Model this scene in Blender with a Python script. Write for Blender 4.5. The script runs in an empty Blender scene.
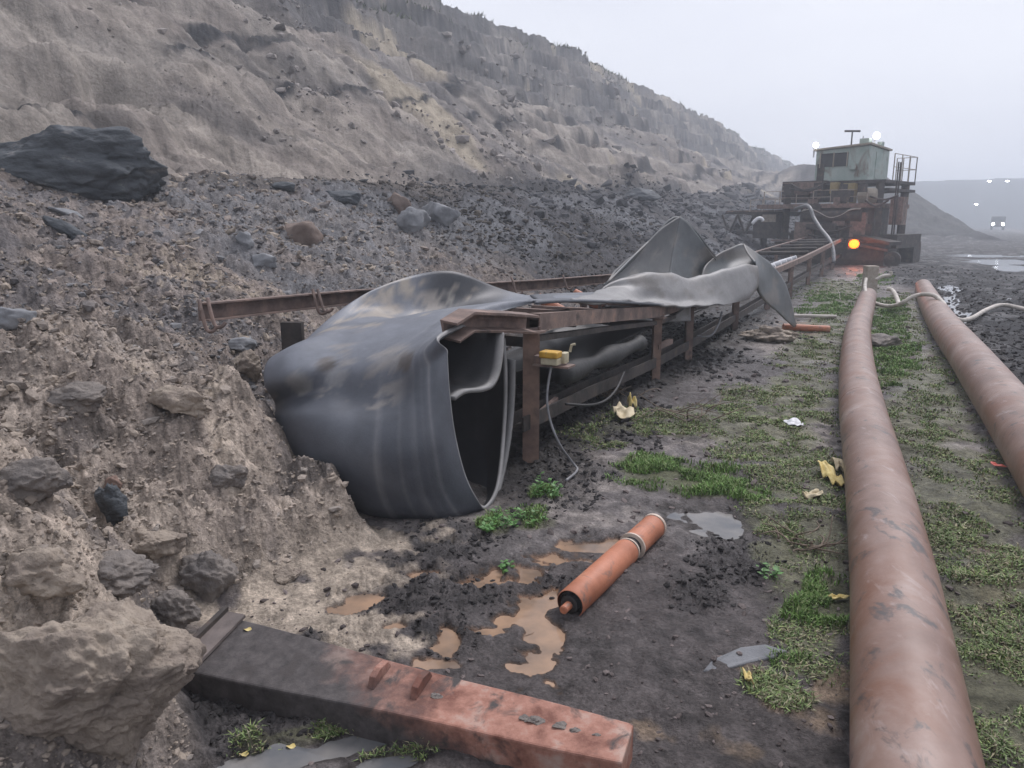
import bpy, bmesh, math, random
import numpy as np
from mathutils import Vector, Matrix, noise as mnoise

# ------------------------------------------------------------------ camera, sky, sun, exposure
SC = bpy.context.scene
COL = SC.collection
F_PX, TILT, CAM_H = 760.0, math.radians(12.03), 1.6
cam_d = bpy.data.cameras.new('camera')
cam_d.sensor_width = 36.0
cam_d.lens = F_PX / 1024.0 * 36.0
cam_d.clip_start = 0.05
cam_d.clip_end = 3000
cam = bpy.data.objects.new('camera', cam_d)
COL.objects.link(cam)
cam.location = (0, 0, CAM_H)
cam.rotation_euler = (math.pi / 2 - TILT, 0, 0)
SC.camera = cam

SUN_EL, SUN_AZ = math.radians(55), math.radians(40)      # azimuth measured from +Y towards +X
world = bpy.data.worlds.new('World')
SC.world = world
world.use_nodes = True
nt = world.node_tree
nt.nodes.clear()
w_out = nt.nodes.new('ShaderNodeOutputWorld')
w_bg = nt.nodes.new('ShaderNodeBackground')
w_bg.inputs['Strength'].default_value = 0.092
sky = nt.nodes.new('ShaderNodeTexSky')
sky.sky_type = 'NISHITA'
sky.sun_disc = False
sky.sun_elevation = SUN_EL
sky.sun_rotation = SUN_AZ
sky.dust_density = 4.0
w_hsv = nt.nodes.new('ShaderNodeHueSaturation')
w_hsv.inputs['Saturation'].default_value = 0.35
nt.links.new(sky.outputs[0], w_hsv.inputs['Color'])
w_tc = nt.nodes.new('ShaderNodeTexCoord')
w_map = nt.nodes.new('ShaderNodeMapping')
w_map.inputs['Scale'].default_value = (1.0, 1.0, 3.0)
nt.links.new(w_tc.outputs['Generated'], w_map.inputs['Vector'])
w_n = nt.nodes.new('ShaderNodeTexNoise')
w_n.inputs['Scale'].default_value = 1.6
w_n.inputs['Detail'].default_value = 5
nt.links.new(w_map.outputs[0], w_n.inputs['Vector'])
w_r = nt.nodes.new('ShaderNodeValToRGB')
w_r.color_ramp.elements[0].position = 0.3
w_r.color_ramp.elements[0].color = (5.3, 5.5, 6.45, 1)
w_r.color_ramp.elements[1].position = 0.7
w_r.color_ramp.elements[1].color = (6.75, 6.9, 7.6, 1)
nt.links.new(w_n.outputs['Fac'], w_r.inputs['Fac'])
w_mix = nt.nodes.new('ShaderNodeMixRGB')
w_mix.inputs['Fac'].default_value = 0.88
nt.links.new(w_hsv.outputs[0], w_mix.inputs['Color1'])
nt.links.new(w_r.outputs[0], w_mix.inputs['Color2'])
nt.links.new(w_mix.outputs[0], w_bg.inputs['Color'])
nt.links.new(w_bg.outputs[0], w_out.inputs['Surface'])

sun_d = bpy.data.lights.new('sun', 'SUN')
sun_d.energy = 1.7
sun_d.angle = math.radians(25)
sun_d.color = (1.0, 0.96, 0.975)
sun = bpy.data.objects.new('sun', sun_d)
COL.objects.link(sun)
sd = Vector((math.sin(SUN_AZ) * math.cos(SUN_EL), math.cos(SUN_AZ) * math.cos(SUN_EL), math.sin(SUN_EL)))
sun.rotation_euler = sd.to_track_quat('Z', 'Y').to_euler()
sun.location = (0, 0, 60)

SC.view_settings.view_transform = 'Standard'
SC.view_settings.look = 'None'
SC.view_settings.exposure = 0.62
SC.view_settings.gamma = 1.0
SC.view_settings.use_curve_mapping = False
SC.cycles.use_denoising = True
SC.cycles.max_bounces = 6
SC.cycles.diffuse_bounces = 3
SC.cycles.glossy_bounces = 3
SC.cycles.volume_bounces = 3
SC.cycles.sample_clamp_indirect = 4.0
SC.render.film_transparent = False

rng = np.random.default_rng(7)
random.seed(7)

# ------------------------------------------------------------------ coordinates
CT, ST = math.cos(TILT), math.sin(TILT)
UA = math.radians(27.0)                  # bearing of the conveyor and the pipes
UX, UY = math.sin(UA), math.cos(UA)

def ray(px, py):
    x = (px - 512) / F_PX; v = (384 - py) / F_PX
    return Vector((x, CT + v * ST, -ST + v * CT))

def P(px, py, Y):                        # the point on that line of sight Y metres ahead
    d = ray(px, py)
    k = Y / d.y
    return Vector((d.x * k, Y, CAM_H + d.z * k))

def G(px, py, z=0.0):
    d = ray(px, py)
    k = (z - CAM_H) / d.z
    return Vector((d.x * k, d.y * k, z))

def C(s, p, z):                          # along the conveyor, to the left of it, height
    return Vector((s * UX - p * UY, s * UY + p * UX, z))

# ------------------------------------------------------------------ noise
def vnoise(x, y, seed=0):
    x = np.asarray(x, float) + 1000.0; y = np.asarray(y, float) + 1000.0
    ix = np.floor(x).astype(np.int64); iy = np.floor(y).astype(np.int64)
    fx = x - ix; fy = y - iy
    fx = fx * fx * fx * (fx * (fx * 6 - 15) + 10); fy = fy * fy * fy * (fy * (fy * 6 - 15) + 10)
    def h(a, b):
        n = (a * 374761393 + b * 668265263 + seed * 974711) & 0xffffffff
        n = ((n ^ (n >> 13)) * 1274126177) & 0xffffffff
        n = n ^ (n >> 16)
        n = (n * 2246822519) & 0xffffffff
        n = n ^ (n >> 15)
        return n / 4294967295.0
    a = h(ix, iy); b = h(ix + 1, iy); c = h(ix, iy + 1); d = h(ix + 1, iy + 1)
    return (a + (b - a) * fx) * (1 - fy) + (c + (d - c) * fx) * fy

def fbm(x, y, f, octs, seed=0, gain=0.5):
    out = 0.0; amp = 1.0; tot = 0.0
    ca, sa = 0.8, 0.6
    for o in range(octs):
        out = out + amp * (vnoise(x * f, y * f, seed + o * 17) * 2 - 1)
        tot += amp; amp *= gain; f *= 2.03
        x, y = ca * x - sa * y, sa * x + ca * y
    return out / tot

def billow(x, y, f, octs, seed=0, gain=0.5):
    out = 0.0; amp = 1.0; tot = 0.0
    ca, sa = 0.8, 0.6
    for o in range(octs):
        out = out + amp * np.abs(vnoise(x * f, y * f, seed + o * 17) * 2 - 1)
        tot += amp; amp *= gain; f *= 2.03
        x, y = ca * x - sa * y, sa * x + ca * y
    return out / tot

def sst(a, b, x):
    t = np.clip((x - a) / (b - a), 0, 1)
    return t * t * (3 - 2 * t)

# ------------------------------------------------------------------ spots on the flat ground (centre, radii in metres)
class Spot:
    def __init__(s, px, py, rx, ry, z=0.0):
        c = G(px, py, z)
        s.c = c
        s.r = math.hypot(c.x, c.y)
        s.dx, s.dy = c.x / s.r, c.y / s.r
        s.lat = rx / F_PX * math.hypot(s.r, 1.6 - z)
        a, b = G(px, py + ry, z), G(px, py - ry, z)
        s.rad = 0.5 * abs(math.hypot(b.x, b.y) - math.hypot(a.x, a.y))
    def val(s, x, y):
        ex, ey = x - s.c.x, y - s.c.y
        l = (ex * s.dy - ey * s.dx) / s.lat; r = (ex * s.dx + ey * s.dy) / s.rad
        return 1 - np.sqrt(l * l + r * r)

def spots(lst, x, y, seed=3, f=5.0, amp=0.7):
    n = fbm(x, y, f, 3, seed) * amp
    out = np.full(np.shape(x), -9.0)
    for q in lst:
        sp = Spot(*q[:4])
        out = np.maximum(out, sp.val(x, y))
    return out + n

BROWN_POOLS = [(545, 645, 16, 38), (532, 612, 20, 14), (512, 577, 20, 9), (506, 622, 10, 8), (560, 560, 24, 6), (600, 546, 26, 5),
               (470, 588, 20, 4), (425, 577, 12, 4), (360, 603, 20, 6), (520, 668, 18, 6), (450, 640, 10, 14), (440, 665, 20, 5), (490, 632, 20, 3), (395, 628, 10, 4)]
PALE_POOLS = [(716, 523, 34, 10), (700, 532, 14, 5), (300, 756, 62, 11), (250, 764, 30, 8), (738, 530, 16, 5), (380, 764, 22, 6)]
FAR_POOLS = [(952, 300, 7, 14), (962, 316, 8, 8), (948, 288, 10, 4), (1003, 262, 26, 3), (1018, 268, 18, 4), (985, 256, 40, 1.8), (815, 275, 12, 1.6), (975, 340, 5, 3), (1010, 300, 6, 2), (930, 283, 12, 1.5)]
BLACK_MUD = [(400, 600, 70, 35), (470, 600, 50, 30), (350, 640, 60, 25), (440, 640, 55, 30), (330, 600, 25, 12), (560, 590, 40, 15), (250, 700, 60, 60), (220, 740, 60, 40),
             (450, 545, 60, 25), (560, 480, 60, 40), (600, 420, 60, 30), (660, 350, 90, 30), (700, 330, 90, 18), (740, 560, 40, 30), (700, 600, 40, 20)]
GRASS_BRIGHT = [(690, 482, 62, 15), (720, 492, 50, 10), (650, 470, 34, 12), (520, 522, 30, 10), (545, 500, 14, 6), (495, 530, 16, 8), (820, 612, 28, 18), (825, 600, 20, 20), (805, 676, 26, 9), (885, 345, 16, 30), (886, 312, 16, 12), (835, 300, 22, 7), (830, 312, 26, 5), (875, 280, 14, 5), (900, 360, 14, 24)]
GRASS_DULL = [(770, 440, 46, 26), (720, 425, 70, 16), (800, 400, 30, 30), (640, 425, 40, 12), (590, 440, 30, 10), (760, 400, 40, 12), (800, 480, 40, 40), (805, 550, 40, 40), (930, 400, 40, 60), (900, 330, 20, 40), (960, 500, 50, 70),
              (985, 620, 45, 80), (1010, 720, 50, 70), (810, 350, 30, 20), (830, 330, 20, 20), (760, 520, 30, 16), (810, 640, 30, 40), (780, 700, 30, 14), (830, 290, 36, 10), (300, 740, 50, 8), (400, 758, 30, 6)]
DRY_SOIL = [(800, 720, 50, 28), (825, 700, 28, 20), (800, 330, 30, 8), (1000, 590, 20, 40), (700, 740, 40, 14)]
SANDY = [(330, 560, 80, 50), (280, 600, 70, 30), (370, 540, 24, 16), (260, 630, 50, 16)]

# ------------------------------------------------------------------ terrain
TOE_S = [-6, 0.6, 1.0, 1.35, 1.6, 1.9, 2.3, 2.9, 3.3, 3.8, 5, 9, 400]
TOE_P = [1.9, 1.65, 1.55, 1.65, 2.1, 2.5, 2.35, 2.2, 2.75, 3.3, 3.65, 3.8, 3.8]

def height(x, y, detail=True, want=False):
    x = np.asarray(x, float); y = np.asarray(y, float)
    s = x * UX + y * UY; p = -x * UY + y * UX
    r = np.hypot(x, y)
    toe = np.interp(s, TOE_S, TOE_P)
    q = p - toe
    # spoil bank: steep toe, then a gentle bench up to the foot of the face
    bench = np.interp(s, [0, 8, 20, 60], [2.15, 2.3, 2.5, 3.0])
    lip = np.interp(s, [-4, 0, 2, 4, 6, 12, 400], [1.1, 0.95, 0.75, 0.7, 0.45, 0.25, 0.25])
    z = np.interp(q, [-1, 0, 0.25], [0, 0, 0.12])
    z = z + np.clip((q - 0.15) / 1.0, 0, 1) ** 0.8 * (lip - 0.1)
    z = z + np.clip((p - toe - 1.1) / (10 - toe - 1.1), 0, 1) ** 0.9 * (bench - lip)
    soil = sst(0.0, 0.35, q)
    # the quarry face
    wob = fbm(s, p, 0.05, 3, 5) * 2.2
    t = np.clip((p + wob - 10.2) / 16.0, 0, None)
    face = np.interp(t, [0, 0.12, 0.60, 0.66, 0.74, 0.80, 0.94, 1.0, 1.3, 6], [0, 0.9, 5.9, 6.2, 8.3, 8.7, 11.6, 12.2, 12.6, 12.0])
    inface = sst(0.0, 0.1, t) * (1 - sst(1.0, 1.15, t))
    gul = billow(s + 0.35 * p, p * 0.18, 0.16, 4, 11)
    face = face + inface * (gul - 0.45) * 1.5
    zz = face + fbm(s, p, 0.12, 2, 31) * 0.5
    st = zz / 1.35
    stair = (np.floor(st) + sst(0.42, 0.66, st - np.floor(st))) * 1.35 - zz
    upper = sst(4.2, 6.4, face)
    brk = sst(0.0, 0.25, fbm(s, p, 0.14, 3, 33))
    face = face + inface * stair * (0.08 + 0.75 * brk * (1 - upper) + 0.80 * upper)
    z = z + face * sst(0, 0.05, t)
    # skyline lumps
    z = z + sst(0.9, 1.05, t) * fbm(s, p, 0.11, 4, 41) * 1.1
    # spur behind the machine
    spur = np.clip(0.60 * (p + 7.3), 0, 7.0) * sst(70, 92, s) * (1 - sst(150, 200, s))
    spur = spur * (1 + 0.15 * fbm(s, p, 0.12, 4, 77)) + (spur > 0) * 0.4 * fbm(s, p, 0.5, 3, 78)
    z = np.maximum(z, spur)
    # far side of the pit
    fh = 19.0 * sst(240, 330, r) * (1 - sst(0.0, 40, p - 6))
    fh = fh * (0.93 + 0.16 * fbm(x, y, 0.012, 3, 91) + 0.03 * fbm(x, y, 0.08, 3, 92)) + sst(260, 330, r) * (1 - sst(0, 40, p)) * np.floor(fbm(x, y, 0.02, 2, 8) * 2) * 0.4
    z = np.maximum(z, fh)
    slope = soil * (1 - sst(9.3, 10.3, p))
    flat = (1 - soil)
    cliff = sst(9.6, 10.6, p) * soil
    if not detail:
        return z
    # relief of the flat mud
    black = np.clip(spots(BLACK_MUD, x, y, 21, 3.0, 0.6), 0, 0.5) * 2 * (r < 14)
    coal = sst(0.35, -0.35, p - np.interp(s, [7, 19, 23, 40], [-1.0, -0.8, 0.6, 0.2])) * sst(5.5, 8, s)
    m = 0.030 * fbm(x, y, 1.1, 3, 51) + 0.026 * fbm(x, y, 4.0, 4, 52) + 0.022 * (billow(x, y, 3.2, 3, 50) - 0.4) + (0.018 + 0.055 * black * flat) * (billow(x, y, 11.0, 4, 53, 0.6) - 0.3)
    m = m + 0.035 * (billow(x, y, 5.5, 4, 49, 0.6) - 0.35) * sst(-0.3, 0.5, fbm(x, y, 0.9, 3, 48))
    m = m + 0.026
    m = m + coal * 0.10 * billow(x, y, 1.3, 5, 54)
    m = m * (1 - 0.9 * np.exp(-(((s - 3.6) / 0.35) ** 2 + ((p - 2.1) / 0.45) ** 2)))
    nearflat = flat * (r < 60)
    zf = np.maximum(z + m, 0.0)
    pool = np.maximum(spots(BROWN_POOLS, x, y, 61, 11.0, 1.5), spots(PALE_POOLS, x, y, 62, 8.0, 1.1))
    farp = spots(FAR_POOLS, x, y, 63, 1.2, 0.6)
    pool = np.maximum(pool, farp)
    zf = zf * (1 - 0.72 * sst(-1.0, -0.15, pool) * nearflat)
    zf = zf - sst(-0.2, 0.35, pool) * nearflat * (0.72 * zf + 0.012)
    z = np.where(flat > 0, zf, z)
    # rough spoil
    cl = billow(x, y, 1.3, 6, 55, 0.56)
    big = billow(x, y, 0.55, 3, 56)
    z = z + slope * (0.36 * (cl - 0.42) + 0.26 * (big - 0.4))
    z = z + slope * 0.16 * (billow(x, y, 2.7, 3, 47, 0.6) - 0.4) * (1 - 0.6 * sst(8, 16, r))
    fin = billow(x, y, 10.0, 3, 57)
    z = z + slope * 0.085 * (fin - 0.4) * (r < 25) + slope * 0.03 * (billow(x, y, 32.0, 2, 60) - 0.4) * (1 - sst(5, 9, r))
    z = z + cliff * (0.75 * (billow(x, y, 0.45, 6, 58, 0.6) - 0.4) + 0.22 * (billow(x, y, 2.0, 4, 59, 0.6) - 0.4))
    if want:
        return z, s, p, r, q, t, face, flat, slope, cliff, black, coal, pool, inface, upper
    return z

def hz(x, y):
    return float(height(np.array([x]), np.array([y]))[0])

def hit(px, py, rmax=300):
    d = ray(px, py)
    k = np.geomspace(1.0, rmax, 5000)
    z = height(d.x * k, d.y * k)
    zr = CAM_H + d.z * k
    below = np.nonzero(zr < z)[0]
    i = below[0] if len(below) else len(k) - 1
    return Vector((d.x * k[i], d.y * k[i], float(z[i])))

# ------------------------------------------------------------------ helpers for objects
WL = {}
def tag(o, label=None, cat=None, group=None, kind=None):
    if label: o['label'] = label
    if cat: o['category'] = cat
    if group: o['group'] = group
    if kind: o['kind'] = kind
    return o

def thing(name, label, cat, loc, group=None):
    o = bpy.data.objects.new(name, None)
    o.empty_display_size = 0.1
    COL.objects.link(o)
    o.location = loc
    WL[o.name] = Vector(loc)
    return tag(o, label, cat, group)

def mesh_np(name, V, faces, mat, smooth=True, cols=None, extra=None):
    me = bpy.data.meshes.new(name)
    V = np.asarray(V, np.float32)
    if isinstance(faces, np.ndarray):
        n, k = faces.shape
        me.vertices.add(len(V)); me.vertices.foreach_set('co', V.ravel())
        me.loops.add(n * k); me.loops.foreach_set('vertex_index', faces.astype(np.int32).ravel())
        me.polygons.add(n)
        me.polygons.foreach_set('loop_start', np.arange(0, n * k, k, dtype=np.int32))
        me.polygons.foreach_set('loop_total', np.full(n, k, np.int32))
        me.update(calc_edges=True)
    else:
        me.from_pydata([tuple(map(float, v)) for v in V], [], faces)
        me.update()
    me.polygons.foreach_set('use_smooth', np.full(len(me.polygons), smooth, bool))
    if cols is not None:
        a = me.color_attributes.new('Col', 'FLOAT_COLOR', 'POINT')
        c = np.ones((len(V), 4), np.float32)
        c[:, :cols.shape[1]] = cols
        a.data.foreach_set('color', c.ravel())
    if mat: me.materials.append(mat)
    me.validate()
    return me

def obj(name, mb, mat, parent=None, smooth=False, cols=None, thick=0, bevel=0, sub=0, label=None, cat=None, group=None, kind=None):
    V, Fc = (mb.v, mb.f) if isinstance(mb, MB) else mb
    V = np.array([tuple(v) for v in V], float) if not isinstance(V, np.ndarray) else V.astype(float)
    if parent is not None:
        off = WL[parent.name]
    else:
        off = Vector((V[:, 0].mean(), V[:, 1].mean(), V[:, 2].min()))
    me = mesh_np(name, V - np.array(off), Fc, mat, smooth, cols)
    o = bpy.data.objects.new(name, me)
    COL.objects.link(o)
    if parent is not None:
        o.parent = parent
        WL[o.name] = off.copy()
    else:
        o.location = off
        WL[o.name] = off.copy()
    if thick:
        m = o.modifiers.new('solid', 'SOLIDIFY'); m.thickness = thick; m.offset = 0
    if bevel:
        m = o.modifiers.new('bev', 'BEVEL'); m.width = bevel; m.segments = 2; m.limit_method = 'ANGLE'
    if sub:
        m = o.modifiers.new('sub', 'SUBSURF'); m.levels = sub; m.render_levels = sub
    return tag(o, label, cat, group, kind)

def basis(d, up=Vector((0, 0, 1))):
    d = Vector(d).normalized()
    x = d.cross(up)
    if x.length < 1e-4: x = d.cross(Vector((0, 1, 0)))
    x.normalize()
    return x, d, x.cross(d).normalized()

class MB:
    def __init__(s): s.v = []; s.f = []
    def add(s, vs, fs):
        n = len(s.v); s.v += [Vector(v) for v in vs]; s.f += [tuple(i + n for i in f) for f in fs]; return s
    def box(s, c, size, R=None):
        R = R or Matrix.Identity(3); c = Vector(c)
        h = [k / 2 for k in size]
        vs = [c + R @ Vector((sx * h[0], sy * h[1], sz * h[2])) for sz in (-1, 1) for sy in (-1, 1) for sx in (-1, 1)]
        return s.add(vs, [(0, 2, 3, 1), (4, 5, 7, 6), (0, 1, 5, 4), (2, 6, 7, 3), (0, 4, 6, 2), (1, 3, 7, 5)])
    def bar(s, a, b, w, h, up=Vector((0, 0, 1))):
        a, b = Vector(a), Vector(b)
        x, y, z = basis(b - a, up)
        vs = [q + x * (sx * w / 2) + z * (sz * h / 2) for q in (a, b) for sx, sz in ((-1, -1), (1, -1), (1, 1), (-1, 1))]
        return s.add(vs, [(0, 1, 2, 3), (7, 6, 5, 4), (0, 4, 5, 1), (1, 5, 6, 2), (2, 6, 7, 3), (3, 7, 4, 0)])
    def sweep(s, pts, prof, closed=True, cap=True):      # profile points (x right, z up) swept along a path
        pts = [Vector(p) for p in pts]; n = len(prof); vs = []; fs = []
        for i, p in enumerate(pts):
            d = pts[min(i + 1, len(pts) - 1)] - pts[max(i - 1, 0)]
            x, y, z = basis(d)
            vs += [p + x * a + z * b for a, b in prof]
        for i in range(len(pts) - 1):
            for j in range(n if closed else n - 1):
                k = (j + 1) % n
                fs.append((i * n + j, i * n + k, (i + 1) * n + k, (i + 1) * n + j))
        if cap:
            fs.append(tuple(range(n - 1, -1, -1))); fs.append(tuple((len(pts) - 1) * n + j for j in range(n)))
        return s.add(vs, fs)
    def tube(s, pts, r, n=12, cap=True):
        pts = [Vector(p) for p in pts]; vs = []; fs = []
        rr = r if isinstance(r, (list, tuple)) else [r] * len(pts)
        d0 = (pts[1] - pts[0]).normalized()
        x, _, z = basis(d0)
        for i, p in enumerate(pts):
            d = (pts[min(i + 1, len(pts) - 1)] - pts[max(i - 1, 0)]).normalized()
            x = (x - d * x.dot(d)).normalized(); z = x.cross(d)
            vs += [p + (x * math.cos(a) + z * math.sin(a)) * rr[i] for a in [2 * math.pi * k / n for k in range(n)]]
        for i in range(len(pts) - 1):
            for j in range(n):
                k = (j + 1) % n
                fs.append((i * n + j, i * n + k, (i + 1) * n + k, (i + 1) * n + j))
        if cap:
            fs.append(tuple(range(n - 1, -1, -1))); fs.append(tuple((len(pts) - 1) * n + j for j in range(n)))
        return s.add(vs, fs)
    def sphere(s, c, r, n=12, m=8):
        c = Vector(c); rx, ry, rz = (r, r, r) if not isinstance(r, (tuple, list)) else r
        vs = [c + Vector((0, 0, rz))]
        for i in range(1, m):
            a = math.pi * i / m
            vs += [c + Vector((rx * math.sin(a) * math.cos(2 * math.pi * j / n), ry * math.sin(a) * math.sin(2 * math.pi * j / n), rz * math.cos(a))) for j in range(n)]
        vs.append(c - Vector((0, 0, rz)))
        fs = [(0, 1 + j, 1 + (j + 1) % n) for j in range(n)]
        for i in range(m - 2):
            for j in range(n):
                a = 1 + i * n; k = (j + 1) % n
                fs.append((a + j, a + n + j, a + n + k, a + k))
        L = len(vs) - 1; a = 1 + (m - 2) * n
        fs += [(L, a + (j + 1) % n, a + j) for j in range(n)]
        return s.add(vs, fs)

def crom(pts, k=8):
    pts = [Vector(p) for p in pts]; out = []
    for i in range(len(pts) - 1):
        a, b, c, d = pts[max(i - 1, 0)], pts[i], pts[i + 1], pts[min(i + 2, len(pts) - 1)]
        for j in range(k):
            t = j / k
            out.append(0.5 * ((2 * b) + (c - a) * t + (2 * a - 5 * b + 4 * c - d) * t * t + (3 * b - a - 3 * c + d) * t ** 3))
    out.append(pts[-1])
    return out

def surf(grid, kr=8, kc=8, wob=0.0, seed=0):
    rows = [crom(r, kc) for r in grid]
    cols = list(zip(*rows))
    cols = [crom(c, kr) for c in cols]
    R = len(cols[0]); Cn = len(cols)
    V = np.array([[tuple(cols[j][i]) for j in range(Cn)] for i in range(R)]).reshape(-1, 3)
    if wob:
        w = fbm(V[:, 0] * 3 + V[:, 2] * 2, V[:, 1] * 3 - V[:, 2] * 2, 1.0, 3, seed) * wob
        V[:, 2] += w; V[:, 1] += w * 0.7
    Fc = [(i * Cn + j, i * Cn + j + 1, (i + 1) * Cn + j + 1, (i + 1) * Cn + j) for i in range(R - 1) for j in range(Cn - 1)]
    return V, Fc

def join(*parts):
    V = []; Fc = []; n = 0
    for v, f in parts:
        v = np.array([tuple(q) for q in v], float)
        V.append(v); Fc += [tuple(i + n for i in q) for q in f]; n += len(v)
    return np.vstack(V), Fc

# ------------------------------------------------------------------ materials
def new_mat(name):
    m = bpy.data.materials.new(name); m.use_nodes = True
    n = m.node_tree.nodes; l = m.node_tree.links
    return m, n, l, n['Principled BSDF']

def N(n, kind, **kw):
    x = n.new(kind)
    for k, v in kw.items():
        x.inputs[k.replace('_', ' ')].default_value = v
    return x

def vary(name, c1, c2, scale=6, rough=(0.6, 0.85), metal=0.0, bump=0.3, bscale=30, c3=None, c3pos=0.68, stretch=(1, 1, 1), spec=0.5, bdist=0.01):
    m, n, l, b = new_mat(name)
    tc = n.new('ShaderNodeTexCoord'); mp = n.new('ShaderNodeMapping')
    mp.inputs['Scale'].default_value = stretch
    l.new(tc.outputs['Object'], mp.inputs['Vector'])
    t = N(n, 'ShaderNodeTexNoise', Scale=scale, Detail=9, Roughness=0.62)
    l.new(mp.outputs[0], t.inputs['Vector'])
    r = n.new('ShaderNodeValToRGB')
    r.color_ramp.elements[0].position = 0.36; r.color_ramp.elements[0].color = (*c1, 1)
    r.color_ramp.elements[1].position = 0.60; r.color_ramp.elements[1].color = (*c2, 1)
    if c3:
        e = r.color_ramp.elements.new(c3pos); e.color = (*c3, 1)
    l.new(t.outputs['Fac'], r.inputs['Fac']); l.new(r.outputs[0], b.inputs['Base Color'])
    t2 = N(n, 'ShaderNodeTexNoise', Scale=bscale, Detail=8, Roughness=0.65)
    l.new(mp.outputs[0], t2.inputs['Vector'])
    mr = n.new('ShaderNodeMapRange'); mr.inputs['To Min'].default_value = rough[0]; mr.inputs['To Max'].default_value = rough[1]
    l.new(t2.outputs['Fac'], mr.inputs['Value']); l.new(mr.outputs[0], b.inputs['Roughness'])
    bp = n.new('ShaderNodeBump'); bp.inputs['Strength'].default_value = bump; bp.inputs['Distance'].default_value = bdist
    l.new(t2.outputs['Fac'], bp.inputs['Height']); l.new(bp.outputs[0], b.inputs['Normal'])
    b.inputs['Metallic'].default_value = metal
    b.inputs['Specular IOR Level'].default_value = spec
    return m

def attr_mat(name, nscale, nrange, bscale, bdist, rough, spec=0.4, fine2=None, alpha_rough=False, hi=0, hr=(0.6, 1.45)):
    m, n, l, b = new_mat(name)
    at = n.new('ShaderNodeAttribute'); at.attribute_name = 'Col'
    tc = n.new('ShaderNodeTexCoord')
    t = N(n, 'ShaderNodeTexNoise', Scale=nscale, Detail=10, Roughness=0.7)
    l.new(tc.outputs['Object'], t.inputs['Vector'])
    mr = n.new('ShaderNodeMapRange'); mr.inputs['From Min'].default_value = 0.3; mr.inputs['From Max'].default_value = 0.7
    mr.inputs['To Min'].default_value = nrange[0]; mr.inputs['To Max'].default_value = nrange[1]
    l.new(t.outputs['Fac'], mr.inputs['Value'])
    fac = mr.outputs[0]
    if hi:
        th_ = N(n, 'ShaderNodeTexNoise', Scale=hi, Detail=6, Roughness=0.75)
        l.new(tc.outputs['Object'], th_.inputs['Vector'])
        m3 = n.new('ShaderNodeMapRange'); m3.inputs['From Min'].default_value = 0.35; m3.inputs['From Max'].default_value = 0.65
        m3.inputs['To Min'].default_value = hr[0]; m3.inputs['To Max'].default_value = hr[1]
        l.new(th_.outputs['Fac'], m3.inputs['Value'])
        mm_ = n.new('ShaderNodeMath'); mm_.operation = 'MULTIPLY'
        l.new(fac, mm_.inputs[0]); l.new(m3.outputs[0], mm_.inputs[1]); fac = mm_.outputs[0]
    mul = n.new('ShaderNodeVectorMath'); mul.operation = 'SCALE'
    l.new(at.outputs['Color'], mul.inputs[0]); l.new(fac, mul.inputs['Scale'])
    l.new(mul.outputs[0], b.inputs['Base Color'])
    t2 = N(n, 'ShaderNodeTexNoise', Scale=bscale, Detail=8, Roughness=0.7)
    l.new(tc.outputs['Object'], t2.inputs['Vector'])
    bp = n.new('ShaderNodeBump'); bp.inputs['Strength'].default_value = 0.8; bp.inputs['Distance'].default_value = bdist
    l.new(t2.outputs['Fac'], bp.inputs['Height']); l.new(bp.outputs[0], b.inputs['Normal'])
    if alpha_rough:
        l.new(at.outputs['Alpha'], b.inputs['Roughness'])
    else:
        b.inputs['Roughness'].default_value = rough
    b.inputs['Specular IOR Level'].default_value = spec
    return m

def emis(name, col, strength):
    m, n, l, b = new_mat(name)
    b.inputs['Base Color'].default_value = (*col, 1)
    b.inputs['Emission Color'].default_value = (*col, 1)
    b.inputs['Emission Strength'].default_value = strength
    return m

M = {}
M['ground'] = attr_mat('mud', 14, (0.62, 1.38), 38, 0.04, 0.7, spec=0.28, alpha_rough=True, hi=70)
M['spoil'] = attr_mat('spoil', 9, (0.55, 1.5), 30, 0.05, 0.9, spec=0.25, alpha_rough=True, hi=55)
M['face'] = attr_mat('face', 1.6, (0.65, 1.35), 6, 0.16, 0.95, spec=0.2, hi=22, hr=(0.82, 1.2))
M['rubber'] = attr_mat('rubber', 7, (0.8, 1.2), 60, 0.002, 0.50, spec=0.5)
M['rubble'] = attr_mat('rubble', 30, (0.7, 1.3), 60, 0.01, 0.85, spec=0.25)
M['blade'] = attr_mat('blade', 3, (0.8, 1.2), 10, 0.001, 0.7, spec=0.2)
M['rust'] = vary('rust', (0.11, 0.078, 0.067), (0.22, 0.155, 0.13), 7, (0.6, 0.9), 0.0, 0.35, 40, c3=(0.28, 0.18, 0.14))
M['rust_orange'] = vary('rust_orange', (0.12, 0.078, 0.062), (0.23, 0.15, 0.115), 6, (0.6, 0.9), 0.0, 0.3, 40, c3=(0.2, 0.15, 0.12))
M['dark_steel'] = vary('dark_steel', (0.018, 0.016, 0.016), (0.06, 0.048, 0.042), 6, (0.5, 0.85), 0.0, 0.35, 30, c3=(0.11, 0.07, 0.05))
M['pipe'] = vary('pipe', (0.165, 0.10, 0.077), (0.27, 0.18, 0.147), 2.6, (0.34, 0.5), 0.0, 0.12, 25, c3=(0.32, 0.245, 0.215), spec=0.6)
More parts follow.
